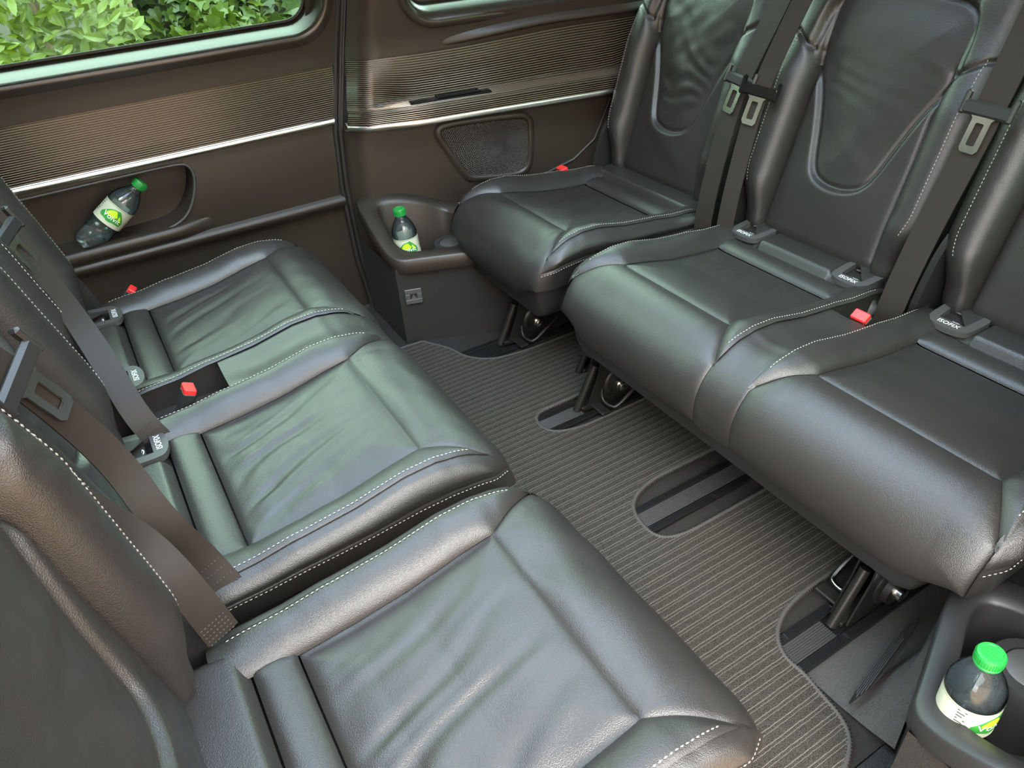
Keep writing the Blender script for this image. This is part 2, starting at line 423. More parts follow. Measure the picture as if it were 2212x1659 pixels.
# ribbed trim
def ribs(path, nr, amp):
    """path (Y,Z) polyline -> densely sampled with ridges displaced along normal"""
    p = resample(np.array(path), nr*6+1); t = np.gradient(p, axis=0); t /= np.linalg.norm(t, axis=1)[:, None]
    n = np.stack([-t[:, 1], t[:, 0]], 1)
    k = np.arange(nr*6+1)/6.0
    return p, n, amp*np.abs(np.sin(math.pi*k))**.7
DPATH = [(1.752, .515), (1.753, .54), (1.757, .58), (1.764, .632)]
def rib_profile(c, i, nr, wfrac=.55, amp=.0017, m=5):
    p_ = resample(np.array(c), nr*12+1); t_ = np.gradient(p_, axis=0); t_ /= np.linalg.norm(t_, axis=1)[:, None]; n_ = np.stack([-t_[:, 1], t_[:, 0]], 1)
    k0 = (i+.5)*12; off = np.linspace(-1, 1, m); out = []
    for o_ in off:
        f = k0+o_*6*wfrac; j = int(f); fr_ = f-j; pp = p_[j]*(1-fr_)+p_[min(j+1, len(p_)-1)]*fr_
        out.append(pp+n_[j]*amp*math.sqrt(max(0, 1-o_*o_)))
    return out
p, n, a = ribs(DPATH, 26, .0)
q = p
def rx(z): return seamx(z)-.006
P = np.array([[(x, y, z+.012*sstep(.2, -.7, x)*-1*0) for x in (DX0, -.4, 0, .3, float(rx(z)))] for y, z in q])
mb = MB().grid(P, flip=True); rb = mb.build('ribbed_trim', RIBM, door)
mb = MB()
for i in range(26):
    pr = rib_profile(DPATH, i, 26); P = np.array([[(x, y, z) for x in (DX0, -.4, 0, .3, float(rx(z)))] for y, z in pr]); mb.grid(P, flip=True)
tag(mb.build('rib', RIBL, rb), kind='stuff')
# upper panel with the window opening
win = rrect(-.92, .565, .700, 1.20, .075, 8)
def slope(z): return 1.758-.10*max(0, z-.66)**1.0*1.6
outer = [(DX0-.05, .628)]+[(float(seamx(z)), z) for z in np.linspace(.628, 1.30, 10)]+[(DX0-.05, 1.30)]
ring_fill(win, outer, lambda u, v: (u, slope(v), v)).build('upper_door_panel', TRIMP, door)
rows = []
wc = np.array(win).mean(0)
def loopoff(l, d):
    l = np.array(l); t = np.roll(l, -1, 0)-np.roll(l, 1, 0); t /= np.linalg.norm(t, axis=1)[:, None]; n = np.stack([t[:, 1], -t[:, 0]], 1); return l+n*d
for d, dy in ((.028, .001), (.012, -.003), (.004, -.003), (.000, .002), (-.003, .010), (-.010, .032), (-.017, .054), (-.020, .064)):
    rows.append([(x, slope(z)+dy, z) for x, z in loopoff(win, d)])
mb = MB().grid(np.array(rows), cv=True); mb.build('window_reveal', SILL, door)
wi = loopoff(win, -.024)
rows = [[(x, slope(z)+.060+dy, z) for x, z in loopoff(win, d)] for d, dy in ((-.018, 0), (-.020, -.003), (-.0245, -.003), (-.026, .004))]
MB().grid(np.array(rows), cv=True).build('window_seal', RUBBER, door)
mb = MB().prism([[tuple(x) for x in loopoff(win, -.022)]], lambda u, v, q_: (u, slope(v)+.064+(.004 if q_ else 0), v))
gl = tag(mb.build('window_1', TINT, smooth=False), 'green tinted side window of the sliding door', None, None, 'structure')
# outer skin of door
mb = MB(); 
for z0, z1 in ((-.25, .68),): mb.box((-.2, 1.87, (z0+z1)/2), (1.75, .02, z1-z0))
mb.build('door_skin', BODYW, door, smooth=False)
# rubber seals at the door gap
for dx, r_, nm in ((.0, .006, 'door_seal'), (.014, .008, 'pillar_seal')):
    zz = np.linspace(-.02, 1.28, 40)
    mb = MB().tube([(float(seamx(z))+dx, 1.757+.006*(dx > 0)-(.16*max(0, z-.66) if z > .66 else 0)+.004, z) for z in zz], r_, 8)
    mb.build(nm, RUBBER, door)

rows = [[(float(seamx(z))+dx, 1.80-.16*max(0, z-.66), z) for dx in (-.06, .10)] for z in np.linspace(-.05, 1.3, 20)]
MB().grid(np.array(rows)).build('pillar_panel', RUBBER, door)
# ------------------------------------------------------------------ far rear side wall (wall_left) and its mirror (wall_right)
MIR = .848
def yq(X): return np.interp(X, [.5, .58, .66, .9, 1.25, 1.9], [1.745, 1.735, 1.718, 1.67, 1.598, 1.53])
def ybox(X): return np.interp(X, [.50, .555, .60, .8, 1.1, 1.9], [1.535, 1.527, 1.515, 1.43, 1.40, 1.40])
def side_wall(side):
    far = side == 'far'
    fy = (lambda y: y) if far else (lambda y: 2*MIR-y)
    def T(P): P = np.array(P, float); P[..., 1] = P[..., 1] if far else 2*MIR-P[..., 1]; return P
    def bld(mb, name, m, parent, **k):
        mb.V = [tuple(v) for v in T(mb.V)]
        if not far: mb.F = [f[::-1] for f in mb.F]
        return mb.build(name, m, parent, **k)
    xs = np.r_[np.linspace(0, .12, 8), np.linspace(.15, 1.32, 24)]
    def x_at(z, i): return float(seamx(z))+.022+xs[i]
    # lower panel between ledge and strip
    rows = []
    for z in np.linspace(.10, .49, 14):
        rows.append([(x_at(z, i), yq(x_at(z, i))+.022*sstep(.40, .49, z)*0+.03*(1-sstep(0, .03, xs[i]))-.004*math.sin((z-.1)*8), z) for i in range(len(xs))])
    mb = MB().grid(np.array(rows), flip=True)
    wall = tag(bld(mb, 'wall_left' if far else 'wall_right', TRIMP, None), ('brown-black rear side panel with speaker, ribbed armrest and cup tray' if far else 'rear side panel by the open doorway with a cup tray'), None, None, 'structure')
    # ribbed armrest trim
    RB = [[] for _ in range(34)]
    Pr = []
    for i in range(len(xs)):
        X = x_at(.55, i); k = float(sstep(.03, .16, xs[i])*(1-sstep(.62, .78, xs[i]))*.95+.05*sstep(.03, .1, xs[i])); y0 = yq(X)
        end = .035*(1-sstep(0, .035, xs[i]))
        ytop, yb = y0-.012, y0-.014
        zt = .632+.015*float(sstep(.2, .6, xs[i]))
        base = np.array([(ytop+end, zt), (yb-.004-(1-k)*.006+end, .59), (yb-.010*(1-k)-.002+end, .565), (yb-.018*(1-k)+.001+end, .5415), (yb-.006-(1-k)*.014+end, .5345),
                         (y0-.030-.02*k+end, .5315), (y0-.034-.03*k+end, .5305), (y0-.040-.028*k+end, .524), (y0-.041-.026*k+end, .515), (y0-.036-.022*k+end, .494)])
        c = chaikin(base, 2, False)
        p_, n_, a_ = ribs(c, 34, .0); qq = p_
        for i_ in range(34): RB[i_].append([(X+(seamx(z)-seamx(.55))*(1-sstep(0, .2, xs[i])), y, z) for y, z in rib_profile(c, i_, 34, amp=-.0014)])
        col = [(X+ (seamx(z)-seamx(.55)) *(1-sstep(0, .2, xs[i])), y, z) for y, z in qq]
        Pr.append(col)
    mb = MB().grid(np.array(Pr).transpose(1, 0, 2), flip=True); rt = bld(mb, 'ribbed_armrest_trim', RIBM, wall)
    mb = MB()
    for i_ in range(34): mb.grid(np.array(RB[i_]).transpose(1, 0, 2), flip=True)
    tag(bld(mb, 'rib', RIBL, rt), kind='stuff')
    # aluminium strip below it
    Pc = []
    for i in range(len(xs)):
        X = x_at(.49, i); k = float(sstep(.03, .16, xs[i])*(1-sstep(.62, .78, xs[i]))); y0 = yq(X); end = .035*(1-sstep(0, .035, xs[i])); yy = y0-.037-.022*k+end
        Pc.append([(X, y, z) for y, z in roundprof([(yy+.015, .499), (yy-.001, .497), (yy-.003, .489), (yy, .480), (yy+.045, .478)], 2)])
    bld(MB().grid(np.array(Pc).transpose(1, 0, 2), flip=True), 'aluminium_strip', CHROME, wall)
    # handle insert on the armrest
    mb = MB(); X = .80
    ang = math.atan2(yq(.9)-yq(.7), .2); R3 = np.array([[math.cos(ang), -math.sin(ang), 0], [math.sin(ang), math.cos(ang), 0], [0, 0, 1]])
    mb.box((X, yq(X)-.038, .5335), (.20, .030, .004), R3, .001); hi = bld(mb, 'armrest_switch_plate', GLOSSP, wall, smooth=False)
    mb = MB().box((X+.02, yq(X+.02)-.036, .5365), (.095, .018, .003), R3, .001); bld(mb, 'grip_recess', RUBBER, hi, smooth=False)
    mb = MB()
    for dy in (-.011, .011): mb.box((X+.02-dy*0, yq(X+.02)-.036+dy, .538), (.105, .004, .005), R3, .0015)
    for dx in (-.05, .05): mb.box((X+.02+dx, yq(X+.02+dx)-.036, .538), (.004, .024, .005), R3, .0015)
    bld(mb, 'recess_frame', GLOSSP, hi, smooth=False)
    # upper panel with quarter window
    x0w = .73
    wl = rrect(x0w, 1.70, .700, 1.16, .07, 8)
    slp = lambda u, v: float(yq(u))-.004-.16*max(0, v-.66)+.032*(1-float(sstep(0, .035, u-float(seamx(v))-.022)))
    outl = [(float(seamx(z))+.022, z) for z in np.linspace(.60, 1.30, 8)]+[(1.85, 1.30), (1.85, .60)]+[(x, .60) for x in np.linspace(1.7, .66, 14)]
    bld(ring_fill(wl, outl, lambda u, v: (u, slp(u, v), v), 8), 'upper_quarter_panel', TRIMP, wall)
    rows = [[(x, slp(x, z)+dy, z) for x, z in loopoff(wl, d)] for d, dy in ((.02, -.004), (.012, -.009), (.0, -.004), (-.014, .02), (-.025, .06), (-.028, .07))]
    bld(MB().grid(np.array(rows), cv=True), 'window_reveal', SILL, wall)
    rows = [[(x, slp(x, z)+.068+dy, z) for x, z in loopoff(wl, d)] for d, dy in ((-.02, 0), (-.026, -.005), (-.034, -.005), (-.036, .004))]
    bld(MB().grid(np.array(rows), cv=True), 'window_seal', RUBBER, wall)
    mb = MB().prism([[tuple(x) for x in loopoff(wl, -.025)]], lambda u, v, q_: (u, slp(u, v)+.074+(.004 if q_ else 0), v))
    tag(bld(mb, 'window_2' if far else 'window_3', TINT, None, smooth=False), 'green tinted rear quarter window on the far side' if far else 'green tinted rear quarter window by the open doorway', None, None, 'structure')
    # rolled bulge under the window (shoulder)
    rows = []
    for dy, z in roundprof([(.0, .664), (-.010, .655), (-.018, .645), (-.016, .637), (0, .634)], 2):
        rows.append([(X, float(yq(X))+dy*float(sstep(.75, .95, X)), z+.02*float(sstep(.75, 1.1, X))) for X in np.linspace(.64, 1.8, 24)])
    bld(MB().grid(np.array(rows)), 'shoulder_roll', TRIMP, wall)
    # speaker
    so = chaikin([(.777, .447), (.80, .455), (.985, .449), (1.005, .44), (1.008, .42), (1.003, .335), (.99, .313), (.965, .308), (.855, .318), (.838, .328), (.785, .425)], 2)
    inn = np.array([(x, z) for x, z in loopoff(so, -.016)])
    yoff = lambda x, z: float(yq(x))-.004*math.sin((z-.1)*8)
    rows = []
    for d, dy in ((.004, .001), (.001, -.006), (-.003, -.008), (-.013, -.006), (-.016, -.001)):
        rows.append([(x, yoff(x, z)+dy-.001, z) for x, z in loopoff(so, d)])
    m_ = MB().grid(np.array(rows), cv=True); spk = bld(m_, 'speaker_frame', TRIMP, wall)
    mb = MB().prism([[tuple(p) for p in inn]], lambda u, v, q_: (u, yoff(u, v)-.0035+(.002 if q_ else 0), v)); bld(mb, 'speaker_grille', SPK, spk, smooth=False)
    # belt-guide trim lines behind the seat
    mb = MB().tube([(1.235, float(yq(1.235))-.006, .46), (1.19, float(yq(1.19))-.006, .36), (1.13, float(yq(1.13))-.006, .315), (1.03, float(yq(1.03))-.006, .285)], .003, 6); bld(mb, 'panel_joint', GREYP, wall)
    # ------- lower carpeted box with tray
    xb = np.r_[np.linspace(.545, .60, 6), np.linspace(.63, 1.8, 16)]
    rows = []
    for z in (0, .3, .6, 1):
        rows.append([(x, float(ybox(x)), -.01+z*(.215-.075*float(sstep(.74, .80, x)))) for x in xb])
    g = np.array(rows); mb = MB().grid(g, flip=True)
    xc = xb[xb > .80]; mb.grid(np.array([[(x, float(ybox(x)), .13) for x in xc], [(x, float(yq(x)), .13) for x in xc]]), flip=True)
    mb.grid(np.array([[(.545, y, z) for y in (1.76, 1.65, 1.58, float(ybox(.545)))] for z in (-.01, .1, .205)]), flip=True)
    bx = bld(mb, 'wheel_housing_carpet', CARPET, wall)
    # tray: outer rim loop (plan) with height, recess loop
    of = [(.548, 1.755, .315), (.540, 1.68, .290), (.537, 1.60, .258), (.540, 1.555, .236), (.552, 1.519, .226), (.59, 1.505, .226), (.66, 1.476, .226), (.71, 1.455, .226), (.755, 1.442, .228),
          (.79, 1.47, .233), (.81, 1.56, .243), (.82, 1.69, .256), (.78, 1.695, .262), (.71, 1.707, .293), (.64, 1.722, .312)]
    of = np.array(of); nfr = len(of)
    ctr = np.array([.68, 1.59])
    inner_ = np.array([(.590, 1.715, .300), (.578, 1.672, .284), (.574, 1.62, .262), (.575, 1.578, .244), (.588, 1.548, .233), (.615, 1.535, .231), (.665, 1.513, .231), (.705, 1.495, .231), (.738, 1.487, .232),
             (.757, 1.505, .235), (.765, 1.56, .243), (.772, 1.645, .252), (.755, 1.672, .258), (.70, 1.684, .286), (.645, 1.700, .300)])
    if not far:
        inner_[inner_[:, 1] < 1.585, 1] -= .010; inner_[inner_[:, 0] < .60, 0] -= .006
    def loop3(l): return chaikin(l, 2)
    O, I = loop3(of), loop3(inner_)
    down = O.copy(); down[:, 2] -= .030; down2 = O.copy(); down2[:, :2] += (ctr-O[:, :2])*.02; down2[:, 2] -= .034
    lip = O.copy(); lip[:, :2] += (ctr-O[:, :2])*.03; lip[:, 2] += .004
    I1 = I.copy(); I1[:, :2] += (ctr-I[:, :2])*.03; I1[:, 2] -= .006
    I2 = I.copy(); I2[:, :2] += (ctr-I[:, :2])*.06; I2[:, 2] = .15
    I3 = I.copy(); I3[:, :2] += (ctr-I[:, :2])*.12; I3[:, 2] = .125
    mb = MB().grid(np.array([down2, down, O, lip, I, I1, I2, I3]), cv=True, flip=True); mb.add(I3, [tuple(range(len(I3)))])
    tr = bld(mb, 'cup_tray', PLASTIC if not far else TRIMP, wall)
    # cylindrical socket with cover inside the tray
    M = np.eye(4); M[:3, 3] = (.712, 1.560, .12)
    mb = MB().lathe([(.052, 0), (.050, .03), (.046, .085), (.040, .098), (.028, .098), (.027, .094), (.001, .094)], 28, M); bld(mb, 'socket_housing', PLASTIC, tr, auto=40)
    M2 = M.copy(); M2[2, 3] = .2135
    mb = MB().lathe([(.0265, 0), (.0265, .003), (.0245, .0045), (.001, .0045)], 28, M2); bld(mb, 'socket_cover', GREYP, tr, auto=40)
    return wall, bld, fy

def spk_mat():
    m = bpy.data.materials.new('perforated_speaker_grille'); m.use_nodes = True; nt = m.node_tree; N = nt.nodes; L = nt.links
    b = N['Principled BSDF']; b.inputs['Roughness'].default_value = .5
    tc = N.new('ShaderNodeTexCoord')
    def ring(cx, cz):
        mp = N.new('ShaderNodeMapping'); mp.inputs['Location'].default_value = (-cx, 0, -cz); L.new(tc.outputs['Object'], mp.inputs[0])
        sp = N.new('ShaderNodeSeparateXYZ'); L.new(mp.outputs[0], sp.inputs[0])
        def mt(op, a, bb=None):
            n = N.new('ShaderNodeMath'); n.operation = op
            for i, v in enumerate((a, bb)):
                if v is None: continue
                if isinstance(v, (int, float)): n.inputs[i].default_value = v
                else: L.new(v, n.inputs[i])
            return n.outputs[0]
        r = mt('SQRT', mt('ADD', mt('MULTIPLY', sp.outputs[0], sp.outputs[0]), mt('MULTIPLY', sp.outputs[2], sp.outputs[2])))
        th = mt('ARCTAN2', sp.outputs[2], sp.outputs[0])
        return mt('MULTIPLY', mt('SINE', mt('MULTIPLY', r, 1250)), mt('SINE', mt('MULTIPLY', th, 62))), mt
    a, mt = ring(.94, .385)
    hole = mt('GREATER_THAN', a, .12)
    mx = N.new('ShaderNodeMixRGB'); mx.inputs[1].default_value = (.035, .028, .023, 1); mx.inputs[2].default_value = (.004, .004, .004, 1); L.new(hole, mx.inputs[0]); L.new(mx.outputs[0], b.inputs['Base Color'])
    bp = N.new('ShaderNodeBump'); bp.inputs['Strength'].default_value = .6; bp.inputs['Distance'].default_value = .0015; bp.invert = True; L.new(a, bp.inputs['Height']); L.new(bp.outputs[0], b.inputs['Normal'])
    return m
SPK = spk_mat()
wall_far, bld_far, _ = side_wall('far')
wall_near, bld_near, fyn = side_wall('near')

# lashing-eye plate on the far carpet box
xa = .578; ya = float(ybox(xa)); ang = math.atan2(ybox(.62)-ybox(.56), .06)
R3 = np.array([[math.cos(ang), -math.sin(ang), 0], [math.sin(ang), math.cos(ang), 0], [0, 0, 1]])
mb = MB()
for sx, sz, w_, h_ in ((0, .0135, .042, .013), (0, -.0135, .042, .013), (-.0145, 0, .013, .016), (.0145, 0, .013, .016)):
    mb.box(np.array((xa, ya-.003, .128))+R3 @ np.array((sx, 0, sz)), (w_, .006, h_), R3, .0015)
hk = mb.build('lashing_plate', GREYP, wall_far, smooth=False)
mb = MB().add([np.array((xa, ya-.003, .128))+R3 @ np.array(v) for v in ((-.008, .001, -.008), (.008, .001, -.008), (0, .001, .008), (-.007, -.003, -.007), (.007, -.003, -.007), (0, -.0015, .006))], [(3, 4, 5), (0, 1, 4, 3), (1, 2, 5, 4), (2, 0, 3, 5)])
mb.build('arrow_tab', GREYP, hk, smooth=False)
MB().box(np.array((xa, ya-.0005, .128)), (.02, .001, .018), R3).build('plate_hole', RUBBER, hk, smooth=False)

# near kick panel: sloping grey carpet with ribbed vent strip, sill step
rows = []
for x in np.linspace(.64, 1.5, 20):
    k = float(sstep(.62, .74, x))
    rows.append([(x, .345, -.005), (x, .315, -.002+.003*k), (x, .29, -.002+.012*k), (x, .272, -.001+.031*k), (x, .252-.015*(1-k), .08*k), (x, 2*MIR-float(ybox(x))+.004, .19*k)])
P = np.array(rows)
MB().grid(P).build('kick_carpet', CARPET_G, wall_near)
# carpet sill and side step trim by the doorway
MB().box((.15, .06, -.012), (1.0, .32, .02), None, .004).build('carpet_sill', CARPET_G, floor)
mb = MB().prism([[(.555, .190), (.585, .0), (.62, -.06), (.53, -.06), (.50, .03), (.54, .188)]], lambda u, v, q_: (u, v, .23-.23*q_)); 
# ribbed vent strip on the kick carpet
c0, c1 = np.array((.640, .262, .020)), np.array((.805, .291, .058))
mb = MB(); ax = c1-c0; L_ = np.linalg.norm(ax); ax /= L_; upv = np.array((.05, -.55, .83)); upv -= ax*(upv@ax); upv /= np.linalg.norm(upv); nn = np.cross(ax, upv)
if nn[1] < 0: nn = -nn
vent_R = np.stack([ax, upv, nn], 1)
mb.prism([chaikin([(-.01, -.012), (.06, -.015), (.13, -.012), (L_+.015, .004), (.12, .018), (.03, .012)], 2).tolist()], lambda u, v, q_: c0+ax*u+upv*v+nn*(.006+.003*q_))
vent = mb.build('vent_strip', RUBBER, wall_near, smooth=False)
for k in range(5):
    mb = MB().box(c0+ax*(.075)+upv*(-.009+k*.005)+nn*.0105, (.125-.012*abs(k-2), .0026, .003), vent_R, .0008); mb.build('vent_slat', RUBBER, vent, smooth=False)

# shell of the van: ceiling, rear, front
cl = MB().prism([[(-2.4, .07), (1.8, .07), (1.8, 1.65), (-2.4, 1.65)], rrect(-.55, 1.05, .42, 1.30, .08, 6)], fr_xy(1.305, 1.335)).build('ceiling', HEAD, smooth=False); cl['kind'] = 'structure'
o = MB().prism([rrect(-.57, 1.07, .40, 1.32, .08, 6)], fr_xy(1.336, 1.341)).build('added_roof_glass', ROOFG, smooth=False); tag(o, 'unseen glass roof panel, added for overhead light', None, None, 'structure')  # unseen roof glass, added for cool highlights on upward faces
mb = MB().box((1.86, .86, .33), (.04, 1.8, .75)); wb = mb.build('wall_back', TRIMP, smooth=False); wb['kind'] = 'structure'
mb = MB().prism([[(0, .7), (1.72, .7), (1.66, 1.31), (.06, 1.31)], [(.16, .78), (1.56, .78), (1.50, 1.22), (.22, 1.22)]], lambda u, v, q_: (1.85-.25*(v-.7)+.03*q_, u, v)); mb.build('tailgate_frame', TRIMP, wb, smooth=False)
mb = MB().prism([[(.15, .77), (1.57, .77), (1.51, 1.23), (.21, 1.23)]], lambda u, v, q_: (1.865-.25*(v-.7)+.004*q_, u, v)); o = mb.build('window_4', TINT, smooth=False); o['kind'] = 'structure'
mb = MB().box((-2.3, .86, .33), (.04, 1.8, .75)); wf = mb.build('wall_front', TRIMP, smooth=False); wf['kind'] = 'structure'
mb = MB().prism([[(0, .7), (1.72, .7), (1.66, 1.31), (.06, 1.31)], [(.1, .76), (1.62, .76), (1.56, 1.26), (.16, 1.26)]], lambda u, v, q_: (-2.3+.25*(v-.7)-.03*q_, u, v)); mb.build('windscreen_frame', TRIMP, wf, smooth=False)
mb = MB().prism([[(.09, .75), (1.63, .75), (1.57, 1.27), (.15, 1.27)]], lambda u, v, q_: (-2.31+.25*(v-.7)-.004*q_, u, v)); o = mb.build('window_5', TINT, smooth=False); o['kind'] = 'structure'
for nm, Y in (('wall_front_left', 1.77), ('wall_front_right', -.06)):
    s = 1 if Y > 1 else -1
    mb = MB().prism([[(-2.3, -.05), (-1.0, -.05), (-1.0, 1.3), (-2.3, 1.3)], rrect(-2.1, -1.15, .74, 1.18, .06, 5)], lambda u, v, q_: (u, Y-s*.16*max(0, v-.66)+s*.02*q_, v)); o = mb.build(nm, TRIMP, smooth=False); o['kind'] = 'structure'
    mb = MB().prism([rrect(-2.11, -1.14, .73, 1.19, .06, 5)], lambda u, v, q_: (u, Y-s*.16*max(0, v-.66)+s*.012+s*.004*q_, v)); g_ = mb.build('window_6' if s > 0 else 'window_7', TINT, smooth=False); g_['kind'] = 'structure'

# ================================================================== SEATS
XE, YE, RX, RY = .265, .185, .100, .018
def zi(x): return np.interp(x, [-.16, -.05, 0, .06, .13, .245, .30], [.318, .316, .309, .312, .322, .350, .350])
def ABol(x): return np.interp(x, [-.09, -.05, .0, .05, .20, .26, .31], [.002, .010, .020, .026, .022, .010, .004])
def cmap(X, Y):
    X = np.asarray(X, float); Y = np.asarray(Y, float); sg = np.sign(Y); A = np.abs(Y)
    dx = np.maximum(0, X-XE); dy = np.maximum(0, A-YE); d = np.hypot(dx, dy)+1e-9
    ux, uy = dx/d, dy/d
    r = RX*ux**2+RY*uy**2; thm = math.pi/2*(1+.17*ux**2)
    th = np.minimum(d/r, thm); ex = np.maximum(0, d-r*thm)
    out = r*np.sin(th)+ex*np.cos(thm); drop = r*(1-np.cos(th))+ex*np.sin(thm)
    bx = np.minimum(X, XE); by = np.minimum(A, YE)
    g = .25*np.sqrt(np.clip(1-(np.clip(.178-by, 0, .044)/.044)**2, 0, 1))+.75*sstep(.122, .188, by)
    z = zi(bx+.35*np.minimum(dx, .06))+ABol(bx+np.minimum(dx, .05))*g-drop
    return np.stack([bx+ux*out, sg*(by+uy*out), z], -1)
DMAX_F, DMAX_S, DMAX_C = .186, .112, .150
def puffed(P, ds, depth=.006, w=.006, puff=.0, pw=.03, sgn=1):
    N_ = normals(P)*sgn; d = np.full(P.shape[:2], 9.)
    for x in ds: d = np.minimum(d, x)
    off = -depth*np.exp(-d/w)+puff*(1-np.exp(-(d/pw)**2))
    return P+N_*off[:, :, None]
def noise2(x, y, seed, n=7, f0=1.0):
    r = np.random.default_rng(seed); z = 0
    for k in range(n):
        a = r.uniform(0, 2*math.pi); f = f0*(1+k*.55); z = z+np.sin((x*math.cos(a)+y*math.sin(a))*f+r.uniform(0, 6.28))/(1+k*.45)
    return z
CACHE = {}
def panel_mesh(key, fn, m):
    if key not in CACHE:
        P = fn(); b = MB().grid(P); CACHE[key] = mesh(key[0], b.V, b.F, m)
        me = CACHE[key]
        # make normals face outward (up/out from the body)
        c = np.mean([v.co[:] for v in me.vertices], axis=0); 
    return CACHE[key]
def outward(P, ref):
    """flip grid so that normals point away from ref"""
    n = normals(P); c = P-np.array(ref)
    return P if (n*c).sum() > 0 else P[::-1]
CREF = (.10, 0, .10)

def insert_P(seed, wr):
    x = np.linspace(0, .245, 90); y = np.linspace(-.135, .135, 100); X, Y = np.meshgrid(x, y, indexing='ij')
    P = outward(cmap(X, Y), CREF)
    if P[0, 0, 0] != cmap(X, Y)[0, 0, 0]: X = X[::-1]
    d = np.minimum(np.minimum(X, .245-X), .135-np.abs(Y))
    q = puffed(P, [d], .007, .007, .006, .04)
    ph = Y*105-X*34+1.1*noise2(X*7, Y*22, seed)
    mask = sstep(.005, .05, d)*(.35+.65*sstep(.2, .05, X))*(.4+.6*sstep(-1, 1.5, noise2(X*16, Y*12, seed+5, 4)))
    q[..., 2] += wr*mask*(np.sin(ph)+.5*np.sin(ph*1.9+1.3))
    q[..., 2] += wr*.5*noise2(X*45, Y*60, seed+9, 5)*sstep(.0, .02, d)*.3
    return q
YS = YE+.005
def bfun(X): return np.interp(X, [.245, XE+.075], [.135, YS])
def front_P(seed, wr, outer=(-1, 1)):
    u = np.linspace(0, 1, 70)**1.0; v = np.linspace(-1, 1, 110); U, V_ = np.meshgrid(u, v, indexing='ij')
    X = .245+U*(XE+DMAX_F-.245); Y = V_*bfun(X)
    dmx = DMAX_F-(DMAX_F-DMAX_C)*sstep(.09, .185, np.abs(Y))*np.where(np.isin(np.sign(Y), outer), 1, 0)
    X = .245+U*(XE+dmx-.245)
    P0 = cmap(X, Y); P = outward(P0, CREF); fl = P[0, 0, 0] != P0[0, 0, 0]
    if fl: X = X[::-1]; Y = Y[::-1]
    d1 = X-.245; d2 = (bfun(X)-np.abs(Y)); d3 = XE+(dmx[::-1] if fl else dmx)-X
    q = puffed(P, [d1, d2, d3+.004], .007, .007, .005, .03)
    q[..., 2] += wr*.5*noise2(X*30, Y*25, seed, 6)*sstep(0, .03, d2)*sstep(0, .02, d1)
    return q
NS, NC = 40, 16
D0 = lambda al: 1/np.sqrt((np.sin(al)/.070)**2+(np.cos(al)/.011)**2)
def top_edge(n=NS+NC-1):
    """(X,Y) of the stitched upper edge, rear to front corner"""
    return np.stack([np.linspace(-.085, XE+.075, n), np.full(n, YS)], 1)
def bolster_P(s, seed, wr):
    O = top_edge(); I_ = np.empty_like(O); m = NS
    I_[:m, 0] = np.linspace(-.085, .245, m); I_[:m, 1] = .135
    k = np.linspace(0, 1, len(O)-m+1)[1:]; F_ = O[-1]
    I_[m:] = np.array((.245, .135))*(1-k)[:, None]+F_*k[:, None]
    v = np.linspace(0, 1, 26)
    XY = I_[:, None, :]*(1-v)[None, :, None]+O[:, None, :]*v[None, :, None]
    W_ = np.linalg.norm(O-I_, axis=1)[:, None]
    P0 = cmap(XY[..., 0], XY[..., 1]*s); P = outward(P0, (.1, s*.12, .1)); fl = P[0, 0, 0] != P0[0, 0, 0]
    d1 = v[None, :]*W_; d2 = (1-v)[None, :]*W_
    X = XY[..., 0]; Y = XY[..., 1]
    if fl: d1 = d1[::-1]; d2 = d2[::-1]; X = X[::-1]; Y = Y[::-1]
    q = puffed(P, [d1, d2+.008], .006, .006, .004, .015)
    q[..., 2] += wr*.22*noise2(X*60, Y*40, seed+3, 6)*sstep(0, .02, d1)*sstep(0, .02, d2)
    return q
def roll_profile():
    X = np.linspace(XE+.02, XE+DMAX_C, 40); P = cmap(X, np.full(40, YS)); return P[::-1, 2], P[::-1, 0]      # z rising, x
SEAMQ = .46
def side_point(u, q, s):
    zr, xr = roll_profile(); E_ = top_edge(60); T_ = cmap(E_[:, 0], E_[:, 1])
    zt = np.interp(u, np.linspace(0, 1, 60), T_[:, 2]); zb = zr[0]
    z = zt*(1-q)+zb*q; xt = np.interp(u, np.linspace(0, 1, 60), T_[:, 0]); z1 = T_[-1, 2]*(1-q)+zb*q
    x = xt+u**2*(np.interp(z1, zr, xr)-T_[-1, 0])-.003*sstep(.97, 1, u); z = z-.0015*(1-q)
    fade = sstep(1.0, .90, u)
    y = YS+fade*(.016*np.sqrt(np.clip(q/(SEAMQ*.6), 0, 1))+.006*np.sin(np.clip(q/SEAMQ, 0, 1)*math.pi)-.003*np.exp(-((q-SEAMQ)/.03)**2)-.006*np.clip((q-SEAMQ)/(1-SEAMQ), 0, 1))-.005*sstep(.06, 0, q)
    return np.stack([x, y*s, z], -1)
def sidepanel_P(s):
    u = np.linspace(0, 1, 80); q = np.linspace(0, 1, 44); U, Q_ = np.meshgrid(u, q, indexing='ij')
    P0 = side_point(U, Q_, s); P = outward(P0, (.1, s*.05, .25)); fl = P[0, 0, 0] != P0[0, 0, 0]
    return P
def strip_P():
    x = np.linspace(-.05, 0, 26); y = np.linspace(-.14, .14, 60); X, Y = np.meshgrid(x, y, indexing='ij')
    P0 = cmap(X, Y); P0[..., 2] += .003*np.sin((X+.05)/.05*math.pi); P = outward(P0, CREF); fl = P[0, 0, 0] != P0[0, 0, 0]
    if fl: X = X[::-1]
    return puffed(P, [X+.05, -X, .14-np.abs(Y)], .006, .006)
